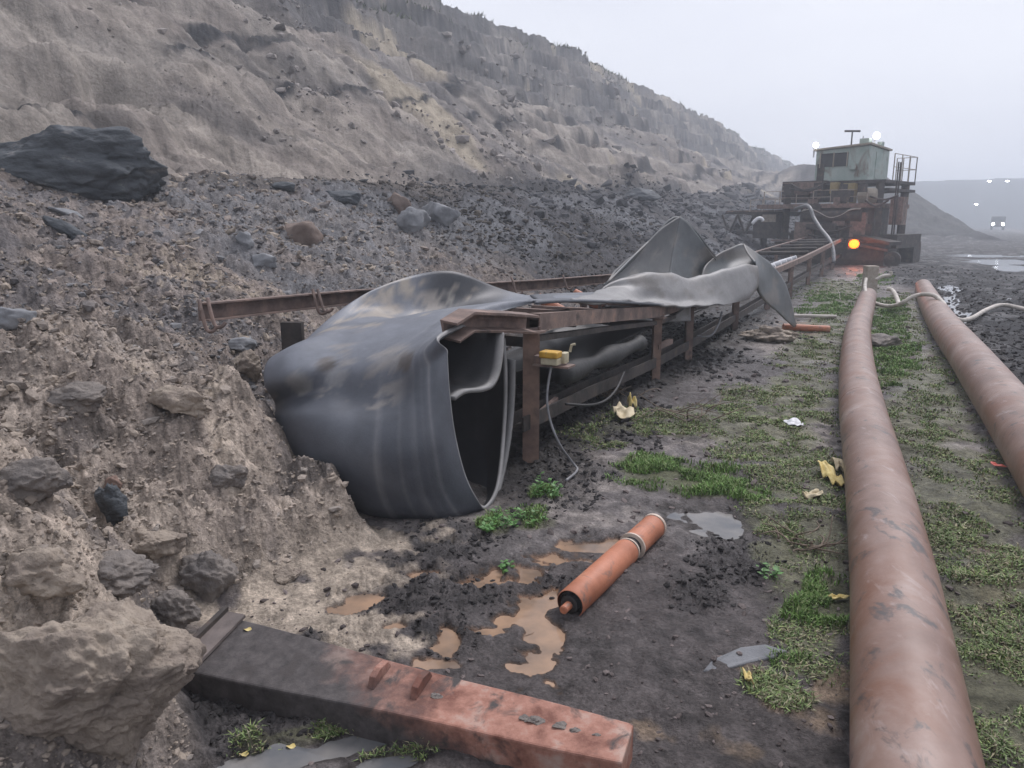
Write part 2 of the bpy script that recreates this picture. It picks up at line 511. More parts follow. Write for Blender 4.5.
def add_spots(m, col, scale, lo, hi_, stretch=(1, 1, 1), dist=0.5):
    n = m.node_tree.nodes; l = m.node_tree.links; b = n['Principled BSDF']
    src = b.inputs['Base Color'].links[0].from_socket
    tc = n.new('ShaderNodeTexCoord'); mp = n.new('ShaderNodeMapping'); mp.inputs['Scale'].default_value = stretch; mp.inputs['Location'].default_value = (3.3, 1.7, 9.1)
    l.new(tc.outputs['Object'], mp.inputs['Vector'])
    t = N(n, 'ShaderNodeTexNoise', Scale=scale, Detail=8, Roughness=0.65, Distortion=dist); l.new(mp.outputs[0], t.inputs['Vector'])
    r = n.new('ShaderNodeMapRange'); r.inputs['From Min'].default_value = lo; r.inputs['From Max'].default_value = hi_
    l.new(t.outputs['Fac'], r.inputs['Value'])
    mx = n.new('ShaderNodeMixRGB'); l.new(r.outputs[0], mx.inputs['Fac']); l.new(src, mx.inputs['Color1']); mx.inputs['Color2'].default_value = (*col, 1)
    l.new(mx.outputs[0], b.inputs['Base Color'])
add_spots(M['pipe'], (0.20, 0.10, 0.065), 2.2, 0.48, 0.66, (1, 1, 1))
add_spots(M['pipe'], (0.085, 0.072, 0.068), 7, 0.57, 0.66, (1.6, 0.8, 1.0))
add_spots(M['rust_orange'], (0.05, 0.04, 0.037), 5, 0.56, 0.72)
add_spots(M['pipe'], (0.40, 0.33, 0.31), 9, 0.58, 0.78, (1.5, 0.5, 1.5))
add_spots(M['rust'], (0.045, 0.036, 0.034), 5, 0.56, 0.72)
M['mudsteel'] = vary('mudsteel', (0.09, 0.075, 0.07), (0.17, 0.14, 0.128), 9, (0.6, 0.85))
M['roller'] = vary('roller', (0.32, 0.115, 0.06), (0.47, 0.18, 0.10), 5, (0.45, 0.7), 0.0, 0.15, 60, c3=(0.55, 0.27, 0.17))
M['black'] = vary('black_rubber', (0.012, 0.012, 0.013), (0.03, 0.03, 0.03), 9, (0.5, 0.8))
M['ring'] = vary('pale_ring', (0.40, 0.32, 0.26), (0.6, 0.5, 0.42), 20, (0.5, 0.8))
M['cable'] = vary('cable', (0.12, 0.12, 0.125), (0.22, 0.22, 0.23), 10, (0.4, 0.6))
M['hose'] = vary('hose', (0.34, 0.31, 0.27), (0.52, 0.48, 0.43), 8, (0.5, 0.7))
M['yellow'] = vary('yellow_paint', (0.42, 0.24, 0.035), (0.62, 0.36, 0.05), 14, (0.4, 0.7), c3=(0.35, 0.24, 0.1))
M['oldyellow'] = vary('oldyellow', (0.26, 0.19, 0.07), (0.36, 0.28, 0.14), 3, (0.6, 0.8), bscale=8)
M['cream'] = vary('cream', (0.32, 0.28, 0.18), (0.50, 0.45, 0.32), 16, (0.5, 0.8))
M['rag'] = vary('rag', (0.50, 0.38, 0.12), (0.68, 0.56, 0.26), 14, (0.7, 0.9))
M['rag_pale'] = vary('rag_pale', (0.46, 0.38, 0.24), (0.62, 0.54, 0.38), 14, (0.7, 0.9))
M['twig'] = vary('twig', (0.10, 0.075, 0.055), (0.22, 0.17, 0.13), 12, (0.8, 0.95))
M['red'] = vary('red', (0.6, 0.10, 0.08), (0.75, 0.22, 0.17), 10, (0.4, 0.6))
M['leafm'] = vary('leaf', (0.05, 0.13, 0.03), (0.10, 0.24, 0.055), 8, (0.5, 0.7))
M['green_cab'] = vary('green_cab', (0.27, 0.35, 0.31), (0.40, 0.46, 0.42), 1.6, (0.5, 0.8), bscale=8, c3=(0.22, 0.16, 0.11), c3pos=0.74)
M['beige'] = vary('beige', (0.26, 0.22, 0.17), (0.36, 0.31, 0.25), 2, (0.6, 0.8), bscale=8)
M['glass'] = vary('dark_glass', (0.015, 0.018, 0.022), (0.03, 0.035, 0.04), 3, (0.08, 0.2))
M['concrete'] = vary('concrete', (0.26, 0.22, 0.18), (0.38, 0.33, 0.28), 9, (0.8, 0.95))
M['slate'] = vary('slate', (0.03, 0.036, 0.043), (0.085, 0.095, 0.105), 2.4, (0.6, 0.9), bump=0.8, bscale=5, c3=(0.20, 0.195, 0.19), stretch=(1, 1, 2), bdist=0.08)
M['greystone'] = vary('greystone', (0.13, 0.135, 0.145), (0.24, 0.245, 0.255), 4, (0.7, 0.9), bump=0.6, bscale=14, bdist=0.02)
M['brownstone'] = vary('brownstone', (0.12, 0.085, 0.07), (0.19, 0.145, 0.12), 5, (0.8, 0.95), bump=0.6, bscale=14, bdist=0.02)
M['clay'] = vary('clay', (0.22, 0.18, 0.15), (0.40, 0.335, 0.27), 5, (0.85, 0.98), bump=1.0, bscale=16, c3=(0.46, 0.40, 0.33), bdist=0.04)
M['darkclay'] = vary('darkclay', (0.13, 0.117, 0.11), (0.235, 0.205, 0.18), 6, (0.8, 0.95), bump=0.9, bscale=18, c3=(0.2, 0.17, 0.15), bdist=0.03)
M['white'] = vary('white_metal', (0.55, 0.56, 0.58), (0.7, 0.7, 0.72), 6, (0.4, 0.6))
M['lamp'] = emis('lamp_white', (0.95, 0.97, 1.0), 14)
M['amber'] = emis('lamp_amber', (1.0, 0.15, 0.008), 3.4)

def water_mat(name, col, rough=0.06):
    m, n, l, b = new_mat(name)
    tc = n.new('ShaderNodeTexCoord')
    t = N(n, 'ShaderNodeTexNoise', Scale=5, Detail=4)
    l.new(tc.outputs['Object'], t.inputs['Vector'])
    r = n.new('ShaderNodeValToRGB')
    r.color_ramp.elements[0].position = 0.35; r.color_ramp.elements[1].position = 0.62; r.color_ramp.elements[0].color = (col[0] * 0.5, col[1] * 0.55, col[2] * 0.62, 1); r.color_ramp.elements[1].color = (*col, 1)
    l.new(t.outputs['Fac'], r.inputs['Fac']); l.new(r.outputs[0], b.inputs['Base Color'])
    b.inputs['Roughness'].default_value = rough
    b.inputs['IOR'].default_value = 1.33
    t2 = N(n, 'ShaderNodeTexNoise', Scale=22, Detail=2)
    l.new(tc.outputs['Object'], t2.inputs['Vector'])
    bp = n.new('ShaderNodeBump'); bp.inputs['Strength'].default_value = 0.15; bp.inputs['Distance'].default_value = 0.002
    l.new(t2.outputs['Fac'], bp.inputs['Height']); l.new(bp.outputs[0], b.inputs['Normal'])
    return m
add_spots(M['green_cab'], (0.16, 0.11, 0.08), 1.6, 0.55, 0.68, (1, 1, 0.5))
add_spots(M['roller'], (0.13, 0.10, 0.085), 9, 0.57, 0.70)
M['brown_water'] = water_mat('brown_water', (0.34, 0.225, 0.15))
M['grey_water'] = water_mat('grey_water', (0.20, 0.19, 0.18), 0.05)

# ------------------------------------------------------------------ the ground and slopes, one height sheet split by what it is
th = np.concatenate([np.linspace(-78, -37, 120, endpoint=False), np.linspace(-37, 37, 1150, endpoint=False), np.linspace(37, 78, 120)])
th = np.radians(th)
rr = np.concatenate([np.linspace(0.25, 1.3, 24, endpoint=False), np.geomspace(1.3, 40, 760, endpoint=False), np.geomspace(40, 400, 260)])
TH, RR = np.meshgrid(th, rr)
X = (RR * np.sin(TH)).ravel(); Y = (RR * np.cos(TH)).ravel()
(Z, S_, P_, R_, Q_, T_, FACE, FLAT, SLOPE, CLIFF, BLACK, COALM, POOL, INF, UPP) = height(X, Y, True, True)
nr, nc = len(rr), len(th)

def lerp(a, b, t):
    t = np.clip(t, 0, 1)[:, None]
    return a * (1 - t) + np.array(b) * t

n1 = fbm(X, Y, 0.7, 5, 101); n2 = fbm(X, Y, 3.0, 4, 102); n3 = fbm(X, Y, 0.18, 4, 103)
n4 = fbm(X, Y, 9.0, 3, 104); n5 = fbm(X, Y, 22.0, 3, 105)
# flat mud
mud = np.tile(np.array([0.150, 0.135, 0.132]), (len(X), 1))
mud = lerp(mud, (0.085, 0.074, 0.072), sst(-0.1, 0.35, n1 + 0.4 * n2))
mud = lerp(mud, (0.215, 0.19, 0.175), sst(0.1, 0.5, -n1 + 0.5 * n4))
mud = lerp(mud, (0.036, 0.033, 0.034), np.clip(BLACK, 0, 1) * (0.65 + 0.5 * n2))
sandy = spots(SANDY, X, Y, 111, 5.0, 1.3)
mud = lerp(mud, (0.37, 0.31, 0.25), sst(-0.2, 0.3, sandy))
mud = lerp(mud, (0.26, 0.19, 0.13), 0.7 * sst(-0.1, 0.6, spots(DRY_SOIL, X, Y, 112, 7.0, 1.6)))
gd = spots(GRASS_DULL + GRASS_BRIGHT, X, Y, 113, 4.0, 0.6)
mud = lerp(mud, (0.125, 0.125, 0.075), 0.75 * sst(-0.1, 0.3, gd))
mud = lerp(mud, (0.075, 0.085, 0.04), 0.6 * sst(0.0, 0.4, spots(GRASS_BRIGHT, X, Y, 114, 5.0, 0.5)))
mud = lerp(mud, (0.30, 0.155, 0.075), 0.6 * sst(-0.30, -0.05, spots(BROWN_POOLS, X, Y, 61, 11.0, 1.5)))
coal = np.tile(np.array([0.018, 0.018, 0.021]), (len(X), 1))
coal = lerp(coal, (0.05, 0.048, 0.05), sst(0.05, 0.5, fbm(X, Y, 1.7, 4, 121)))
mud = lerp(mud, (0.05, 0.043, 0.04), 0.7 * sst(-0.55, -0.15, np.maximum(spots(BROWN_POOLS, X, Y, 61, 11.0, 1.5), spots(PALE_POOLS, X, Y, 62, 8.0, 1.1))) * (1 - sst(-0.05, 0.1, POOL)))
mud = lerp(mud, 0, COALM) + coal * COALM[:, None] * 1.0
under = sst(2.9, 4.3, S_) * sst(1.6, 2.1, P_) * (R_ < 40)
mud = lerp(mud, (0.022, 0.02, 0.019), 0.9 * under)  # ground under the conveyor darkened, its shade painted into the mud colour
road = np.exp(-((P_ + 9 + 0.05 * S_) / 2.2) ** 2) * sst(40, 60, S_)
mud = lerp(mud, (0.17, 0.16, 0.16), 0.7 * road)
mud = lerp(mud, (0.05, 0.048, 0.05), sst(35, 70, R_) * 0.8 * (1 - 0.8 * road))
# spoil bank
sp_c = np.tile(np.array([0.245, 0.205, 0.180]), (len(X), 1))
sp_c = lerp(sp_c, (0.15, 0.137, 0.135), sst(-0.05, 0.4, n1 * 0.6 + n2 * 0.7 + 0.22 * sst(3.5, 7, R_) - 0.1))
sp_c = lerp(sp_c, (0.27, 0.225, 0.18), sst(0.1, 0.45, -n1 * 0.6 + n4 * 0.6 - 0.1))
nearsand = (1 - sst(3.2, 6.0, R_)) * (0.55 + 0.7 * n2)
sp_c = lerp(sp_c, (0.40, 0.335, 0.275), np.clip(nearsand, 0, 1))
sp_c = lerp(sp_c, (0.13, 0.115, 0.11), 0.7 * sst(0.15, 0.4, fbm(X, Y, 1.9, 4, 133)))
dark_s = sst(9, 14, S_) * (1 - sst(9.0, 11, P_))
sp_c = lerp(sp_c, (0.045, 0.045, 0.05), dark_s * 0.9)
grey_patch = sst(0.15, 0.4, fbm(X, Y, 0.35, 3, 131))
sp_c = lerp(sp_c, (0.15, 0.155, 0.165), grey_patch * 0.6 * (R_ > 5))
# face: sandy lower apron, dark strata
fc = np.tile(np.array([0.235, 0.205, 0.182]), (len(X), 1))
ZB = height(X, Y, False)
band = fbm(S_ * 0.10, ZB, 0.9, 4, 141)
fc = lerp(fc, (0.105, 0.098, 0.095), sst(0.0, 0.4, band) * 0.75)
streak = fbm(S_ + 0.5 * P_, P_ * 0.15, 0.5, 4, 142)
fc = lerp(fc, (0.33, 0.29, 0.25), sst(0.1, 0.5, streak) * 0.5)
fc = lerp(fc, (0.34, 0.30, 0.26), 0.7 * sst(0.12, 0.4, fbm(S_ + 0.45 * P_, P_ * 0.08, 0.8, 4, 170)) * (1 - UPP))
fc = lerp(fc, (0.13, 0.125, 0.13), 0.6 * sst(0.1, 0.4, fbm(S_ + 0.45 * P_, P_ * 0.1, 0.6, 4, 171)))
fc = lerp(fc, (0.075, 0.077, 0.083), sst(0.2, 0.7, UPP + 0.6 * band + 0.5 * streak - 0.2) * 0.72)
fc = lerp(fc, (0.30, 0.27, 0.24), 0.6 * sst(0.1, 0.35, fbm(S_, ZB * 2.0, 0.30, 4, 181)))
fc = lerp(fc, (0.36, 0.31, 0.24), sst(0.42, 0.6, fbm(S_, Z * 0.6, 0.35, 3, 143)) * 0.9)
fc = lerp(fc, (0.10, 0.10, 0.065), sst(0.97, 1.08, T_) * 0.8)
ZS = 2.4 + np.interp(T_, [0, 0.12, 0.60, 0.66, 0.74, 0.80, 0.94, 1.0], [0, 0.9, 5.9, 6.2, 8.3, 8.7, 11.6, 12.2])
seamn = fbm(S_, P_ * 0.3, 0.05, 3, 151) * 0.55 + fbm(S_, P_, 0.8, 4, 152) * 0.22
for zs_, th_s, st0 in ((4.6, 0.13, 1), (5.7, 0.10, 2), (7.1, 0.22, 3), (8.3, 0.14, 4), (9.6, 0.16, 5), (3.4, 0.09, 6), (10.9, 0.35, 7), (12.6, 0.25, 8)):
    fc = lerp(fc, (0.032, 0.032, 0.036), 1.0 * np.exp(-((ZS - zs_ + seamn) / (th_s * 1.3)) ** 4) * (0.9 + 0.4 * n2) * sst(-0.16, -0.02, fbm(S_, P_ * 0.2, 0.09, 3, 160 + st0)))
fc = lerp(fc, (0.055, 0.055, 0.06), sst(14, 22, S_) * (1 - sst(0.05, 0.14, T_ + 0.05 * band)) * 0.85)
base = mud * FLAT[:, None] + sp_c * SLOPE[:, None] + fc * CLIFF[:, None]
base = lerp(base, (0.10, 0.10, 0.098), 0.8 * (S_ > 70) * (P_ < 9) * (P_ > -8) * sst(0.2, 1.0, Z))
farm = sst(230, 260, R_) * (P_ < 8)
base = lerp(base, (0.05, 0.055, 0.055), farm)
nearf = (1 - sst(7, 14, R_))
base = base * (1 + 0.55 * (n5 * 0.8 + n4 * 0.6) * nearf + 0.3 * n2)[:, None]
rough = np.full(len(X), 0.88); farr = sst(25, 60, R_)
wet = FLAT * np.clip(0.5 + 1.0 * n3 + 0.8 * n1 + 1.0 * n4, 0, 1)
rough = rough - 0.52 * wet - 0.35 * np.clip(BLACK, 0, 1) * FLAT * 0.5
rough = np.clip(rough + 0.4 * farr, 0.3, 0.97); rough = rough * (1 - COALM) + COALM * (0.78 - 0.25 * (n2 > 0.25))
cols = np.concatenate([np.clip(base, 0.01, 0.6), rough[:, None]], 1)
V = np.stack([X, Y, Z], 1)
ii, jj = np.meshgrid(np.arange(nr - 1), np.arange(nc - 1), indexing='ij')
a = (ii * nc + jj).ravel()
quads = np.stack([a, a + 1, a + nc + 1, a + nc], 1)[:, ::-1]
qq = Q_[a]; pp = P_[a]; r_ = R_[a]; ss_ = S_[a]
cls = np.zeros(len(a), int)
cls[(qq > 0.05)] = 1
cls[(qq > 0.05) & (pp > 9.9)] = 2
cls[(cls == 0) & (r_ > 225)] = 3
cls[(cls <= 1) & (ss_ > 74) & (pp > -7.5)] = 2
for k, (nm, mt, lab) in enumerate([('ground', M['ground'], 'churned wet grey and black mud floor of the pit'),
                                   ('spoil_slope', M['spoil'], 'rough slope of broken grey brown soil beside the conveyor'),
                                   ('quarry_face', M['face'], 'tall sandy pit face with dark layered bands under the sky'),
                                   ('distant_hill', M['face'], 'hazy far side of the pit on the horizon')]):
    f = quads[cls == k]
    idx, inv = np.unique(f, return_inverse=True)
    me = mesh_np(nm, V[idx], inv.reshape(f.shape), mt, True, cols[idx])
    o = bpy.data.objects.new(nm, me); COL.objects.link(o)
    o['kind'] = 'structure'; o['label'] = lab
# coarse apron behind the camera so that the sheet goes all the way round
th2 = np.radians(np.linspace(78, 282, 70)); rr2 = np.geomspace(0.25, 400, 70)
T2, R2 = np.meshgrid(th2, rr2)
x2 = (R2 * np.sin(T2)).ravel(); y2 = (R2 * np.cos(T2)).ravel(); z2 = height(x2, y2, False)
i2, j2 = np.meshgrid(np.arange(69), np.arange(69), indexing='ij'); a2 = (i2 * 70 + j2).ravel()
q2 = np.stack([a2, a2 + 1, a2 + 71, a2 + 70], 1)[:, ::-1]
me = mesh_np('pit_floor', np.stack([x2, y2, z2], 1), q2, M['spoil'], True, np.tile(np.array([0.15, 0.13, 0.12, 0.85]), (len(x2), 1)))
o = bpy.data.objects.new('terrain', me); COL.objects.link(o); o['kind'] = 'structure'; o['label'] = 'pit floor behind the viewer'

# ------------------------------------------------------------------ water in the hollows
def water(name, lst, mat, z, label, step, grow=2.1):
    mb = MB()
    for q in lst:
        sp = Spot(*q)
        n = 20
        ring = []
        for k in range(n):
            a_ = 2 * math.pi * k / n
            l_, r__ = math.cos(a_) * sp.lat * grow, math.sin(a_) * sp.rad * grow
            ring.append(Vector((sp.c.x + sp.dx * r__ + sp.dy * l_, sp.c.y + sp.dy * r__ - sp.dx * l_, z)))
        mb.add(ring, [tuple(range(n))])
        z += step
    return obj(name, mb, mat, kind='structure', label=label)
water('water', BROWN_POOLS, M['brown_water'], -0.0035, 'shallow orange brown puddle water in the mud', 0.0002)
water('water', PALE_POOLS, M['grey_water'], -0.0035, 'pale grey puddle water reflecting the sky', 0.0002)
water('water', FAR_POOLS, M['grey_water'], -0.003, 'bright puddle water on the black ground far right', 0.0002)

# ------------------------------------------------------------------ loose rubble and clods
def lump_proto(seed, n=1):
    bm = bmesh.new(); bmesh.ops.create_icosphere(bm, subdivisions=n, radius=1)
    r = random.Random(seed)
    for v in bm.verts:
        v.co *= 0.65 + 0.6 * r.random()
    vs = np.array([tuple(v.co) for v in bm.verts]); fs = np.array([[v.index for v in f.verts] for f in bm.faces]); bm.free()
    return vs, fs

def scatter(name, xs, ys, sizes, colfn, mat, label, squash=0.75, seed=5, sink=0.15):
    r = np.random.default_rng(seed)
    zs = height(xs, ys)
    protos = [lump_proto(k) for k in range(6)]
    Vs, Fs, Cs = [], [], []; off = 0
    which = r.integers(0, 6, len(xs))
    for k in range(6):
        ix = np.nonzero(which == k)[0]
        if not len(ix): continue
        pv, pf = protos[k]
        ang = r.uniform(0, 2 * np.pi, len(ix)); sx = sizes[ix] * r.uniform(0.7, 1.5, len(ix)); sy = sizes[ix] * r.uniform(0.6, 1.1, len(ix)); sz = sizes[ix] * squash * r.uniform(0.5, 1.2, len(ix))
        tilt = r.uniform(-0.5, 0.5, len(ix))
        x = pv[None, :, 0] * sx[:, None]; y = pv[None, :, 1] * sy[:, None]; z = pv[None, :, 2] * sz[:, None]
        z = z + x * tilt[:, None]
        ca, sa = np.cos(ang)[:, None], np.sin(ang)[:, None]
        W = np.stack([x * ca - y * sa + xs[ix][:, None], x * sa + y * ca + ys[ix][:, None], z + zs[ix][:, None] + (sz * sink)[:, None]], 2)
        Vs.append(W.reshape(-1, 3))
        Fs.append((pf[None] + (np.arange(len(ix)) * len(pv))[:, None, None] + off).reshape(-1, 3)); off += W.shape[0] * W.shape[1]
        c = colfn(ix); Cs.append(np.repeat(c, len(pv), 0))
    me = mesh_np(name, np.vstack(Vs), np.vstack(Fs), mat, False, np.vstack(Cs))
    o = bpy.data.objects.new(name, me); COL.objects.link(o)
    return tag(o, label, None, None, 'stuff')

def polar(n, a0, a1, r0, r1, pw=1.0):
    a_ = np.radians(rng.uniform(a0, a1, n)); r = r0 * (r1 / r0) ** (rng.uniform(0, 1, n) ** pw)
    return r * np.sin(a_), r * np.cos(a_), r

x, y, r = polar(150000, -40, 22, 1.5, 26)
s = x * UX + y * UY; p = -x * UY + y * UX
q = p - np.interp(s, TOE_S, TOE_P)
dens = vnoise(x * 0.9, y * 0.9, 7)
keep = (q > 0.1) & (p < 10.6) & (rng.uniform(0, 1, len(x)) < 0.12 + 0.75 * dens)
x, y, r, s, p = x[keep], y[keep], r[keep], s[keep], p[keep]
size = np.clip(0.0024 * r ** 0.85, 0.004, 0.026) * (0.5 + 1.2 * rng.uniform(0, 1, len(x)) ** 2 + 3.2 * rng.uniform(0, 1, len(x)) ** 14)
pal = np.array([[0.24, 0.20, 0.175], [0.17, 0.15, 0.14], [0.27, 0.23, 0.195], [0.18, 0.18, 0.185], [0.12, 0.112, 0.112], [0.29, 0.245, 0.20]])
pick = rng.integers(0, 6, len(x))
xn = x
def cf(ix):
    c = pal[pick[ix]] * rng.uniform(0.8, 1.2, (len(ix), 1))
    near_ = (1 - sst(3.5, 6, r[ix]))[:, None]
    c = c * (1 - 0.6 * near_) + 0.6 * near_ * np.array([[0.37, 0.31, 0.255]]) * rng.uniform(0.7, 1.25, (len(ix), 1))
    d = (sst(9, 14, s[ix]))[:, None]
    c = c * (1 - 0.72 * d)
    return c
scatter('loose_rubble', x, y, size, cf, M['rubble'], 'loose stones and soil crumbs strewn over the spoil slope')

x, y, r = polar(90000, -30, 37, 1.8, 30, 1.0)
s = x * UX + y * UY; p = -x * UY + y * UX
q = p - np.interp(s, TOE_S, TOE_P)
bl = spots(BLACK_MUD, x, y, 21, 3.0, 0.6)
bl = np.where(spots(SANDY, x, y, 111, 5.0, 1.3) > 0.0, -1.0, bl)
coalz = (p < np.interp(s, [7, 19, 23, 40], [-1.0, -0.8, 0.6, 0.2])) & (s > 7)
keep = (q < 0) & (spots(BROWN_POOLS + PALE_POOLS, x, y, 61, 9.0, 0.5) < -0.1) & (((bl > 0.05) & (rng.uniform(0, 1, len(x)) < 0.42)) | (coalz & (rng.uniform(0, 1, len(x)) < 0.7)) | (rng.uniform(0, 1, len(x)) < 0.06))
x, y, r, s, p, bl = x[keep], y[keep], r[keep], s[keep], p[keep], bl[keep]
size = np.clip(0.0026 * r ** 0.95, 0.004, 0.022) * (0.5 + 1.9 * rng.uniform(0, 1, len(x)) ** 3)
dk = ((bl > 0.05) | (p < np.interp(s, [7, 19, 23, 40], [-1.0, -0.8, 0.6, 0.2])))
def cf2(ix):
    c = np.where(dk[ix][:, None], np.array([[0.035, 0.032, 0.032]]), np.array([[0.12, 0.10, 0.095]]))
    return c * rng.uniform(0.6, 1.6, (len(ix), 1))
scatter('mud_crumbs', x, y, size, cf2, M['rubble'], 'black mud crumbs and coal bits on the pit floor')

x, y, r = polar(52000, -40, 27, 18, 75, 0.8)
s = x * UX + y * UY; p = -x * UY + y * UX
keep = (p > 4) & (p < 27) & (rng.uniform(0, 1, len(x)) < (0.03 + 0.35 * sst(0.5, 0.75, vnoise(x * 0.35, y * 0.35, 8))) + 0.6 * (p < 11.5))
x, y, r, s, p = x[keep], y[keep], r[keep], s[keep], p[keep]
size = 0.0017 * r * (0.5 + 1.2 * rng.uniform(0, 1, len(x)) ** 2 + 4.0 * rng.uniform(0, 1, len(x)) ** 12)
def cf3(ix):
    dkk = ((p[ix] < 11.5) & (s[ix] > 12))[:, None]
    c = np.where(dkk, np.array([[0.07, 0.07, 0.075]]), np.array([[0.235, 0.21, 0.195]]))
    return c * rng.uniform(0.55, 1.35, (len(ix), 1))
scatter('fallen_stones', x, y, size, cf3, M['rubble'], 'fallen stones and slate lying at the foot and on the ledges of the pit face', seed=12)

# ------------------------------------------------------------------ named rocks and clods
def rock(name, c, rad, mat, label, cat='rock', seed=0, sub=4, rough=0.22, freq=1.3, cut=7, rot=0.0, tilt=0.0, fine=0.05):
    bm = bmesh.new(); bmesh.ops.create_icosphere(bm, subdivisions=sub, radius=1)
    r = random.Random(seed)
    planes = []
    for k in range(cut):
        n = Vector((r.gauss(0, 1), r.gauss(0, 1), r.gauss(0, 0.8))).normalized(); planes.append((n, r.uniform(0.55, 0.85)))
    R = Matrix.Rotation(rot, 3, 'Z') @ Matrix.Rotation(tilt, 3, 'Y')
    off = Vector((seed * 3.1, seed * 1.7, 0))
    vs = []
    for v in bm.verts:
        q = v.co.copy()
        for n, d in planes:
            k = q.dot(n) - d
            if k > 0: q -= n * k * 0.9
        q *= 1 + rough * mnoise.fractal(q * freq + off, 1.0, 2.0, 5) + fine * mnoise.fractal(q * 6 + off, 1.0, 2.0, 4)
        q = Vector((q.x * rad[0], q.y * rad[1], q.z * rad[2]))
        vs.append(Vector(c) + R @ q)
    fs = [tuple(v.index for v in f.verts) for f in bm.faces]; bm.free()
    o = obj(name, (vs, fs), mat, smooth=sub > 3)
    return tag(o, label, cat)

def rock_at(name, px, py, rpx, mat, label, z_off=0.0, **kw):
    h = hit(px, py + rpx[2] * 0.5)
    k = math.hypot(h.y, 1.0) / F_PX
    rad = (rpx[0] * k, rpx[1] * k, rpx[2] * k)
    return rock(name, (h.x, h.y + rad[1] * 0.4, h.z + rad[2] * 0.35 + z_off), rad, mat, label, **kw)

rock_at('rock_outcrop', 66, 162, (112, 55, 40), M['slate'], 'long dark slate outcrop with a rounded back at the foot of the face', seed=3, sub=6, rough=0.25, freq=1.1, cut=16, fine=0.05)
rock_at('rock', 302, 232, (24, 14, 17), M['brownstone'], 'smooth brown boulder in the spoil above the rusty rail', seed=5, cut=9)
rock_at('rock', 440, 214, (20, 14, 16), M['greystone'], 'pale grey angular block above the belt next to a sandy streak', seed=8, cut=12)
rock_at('rock', 412, 220, (20, 14, 15), M['greystone'], 'darker grey split block leaning left of the pale angular block', seed=11, cut=12)
rock_at('rock', 398, 204, (12, 8, 14), M['brownstone'], 'thin upright brown stone left of the grey blocks', seed=14, cut=10)
rock_at('rock', 283, 187, (14, 10, 6), M['slate'], 'small flat black stone at the foot of the sandy face', seed=17)
rock_at('rock', 70, 232, (30, 12, 10), M['slate'], 'dark flat slab tilted in the spoil below the slate outcrop', seed=20, tilt=0.45, cut=12)
rock_at('rock', 62, 212, (20, 8, 5), M['greystone'], 'pale thin slate flake above the dark tilted slab', seed=21, tilt=0.3, cut=12)
rock_at('rock', 244, 240, (10, 8, 9), M['greystone'], 'small pale blue grey stone left of the smooth brown boulder', seed=23, cut=12)
rock_at('rock', 262, 262, (16, 10, 8), M['greystone'], 'flat blue grey stone below the brown boulder', seed=24, cut=12)
rock_at('rock', 338, 196, (26, 12, 8), M['slate'], 'low dark slate pile right of the small flat black stone', seed=27, cut=12)
rock_at('rock', 640, 196, (22, 12, 8), M['slate'], 'dark slate heap at the foot of the face behind the belt peak', seed=29, cut=12)
rock_at('rock', 12, 318, (24, 14, 14), M['greystone'], 'round grey stone at the left edge of the slope', seed=31)
rock_at('rock', 238, 345, (22, 12, 7), M['greystone'], 'flat pale stone just below the end of the rusty rail', seed=33, cut=12)
rock_at('clay_clod', 62, 690, (112, 80, 84), M['clay'], 'huge pale tan clay clod in the bottom left corner', cat='clod', seed=41, sub=7, rough=0.30, freq=1.3, cut=10, fine=0.085, z_off=-0.03)
rock_at('clay_clod', 205, 578, (36, 24, 30), M['darkclay'], 'dark grey clay clod with flat sides behind the beam end', cat='clod', seed=43, sub=5, rough=0.3, cut=9, fine=0.12)
rock_at('clay_clod', 168, 612, (28, 20, 22), M['darkclay'], 'round brown clay clod touching the big pale clod', cat='clod', seed=45, sub=5, rough=0.3, fine=0.14)
rock_at('clay_clod', 95, 650, (26, 18, 18), M['greystone'], 'smooth grey stone stuck in the big pale clod', cat='clod', seed=46, sub=5, rough=0.2)
rock_at('clay_clod', 110, 578, (44, 28, 18), M['darkclay'], 'long dark clod lying across the soil above the big pale clod', cat='clod', seed=47, sub=5, rough=0.36, fine=0.14)
rock_at('clay_clod', 112, 505, (16, 12, 26), M['slate'], 'black lump added for the dark shade of a hollow in the tan soil', cat='clod', seed=49, sub=4, rough=0.4, fine=0.15)  # dark lump stands in for the shade inside a hollow
rock_at('clay_clod', 30, 480, (38, 24, 22), M['darkclay'], 'grey brown clod at the left edge above the tan soil', cat='clod', seed=51, sub=5, rough=0.3, fine=0.1)
for px_, py_, rr_, m_, lb_, sd_ in ((30, 575, (44, 30, 26), 'clay', 'pale clod at the left edge right above the huge tan clod', 81),
                                 (150, 545, (30, 20, 17), 'clay', 'tan clod in the soil right of the long dark clod', 82),
                                 (225, 478, (22, 16, 15), 'darkclay', 'brown grey clod in the soil left of the belt bulge', 83),
                                 (75, 398, (30, 20, 17), 'darkclay', 'grey clod high on the near slope below the round grey stone', 84),
                                 (180, 402, (28, 18, 17), 'clay', 'tan clod on the slope below the flat pale stone', 85),
                                 (285, 575, (16, 11, 9), 'clay', 'small tan clod on the sandy tongue beside the beam end', 86),
                                 (246, 366, (20, 14, 16), 'clay', 'tan clod wedged against the left side of the belt', 87)):
    rock_at('clay_clod', px_, py_, rr_, M[m_], lb_, cat='clod', seed=sd_, sub=5, rough=0.34, cut=9, fine=0.09)
rock_at('clay_clod', 112, 484, (9, 7, 8), M['rust_orange'], 'small orange clod above the black lump of the shaded hollow', cat='clod', seed=52, sub=4, rough=0.3, fine=0.1)

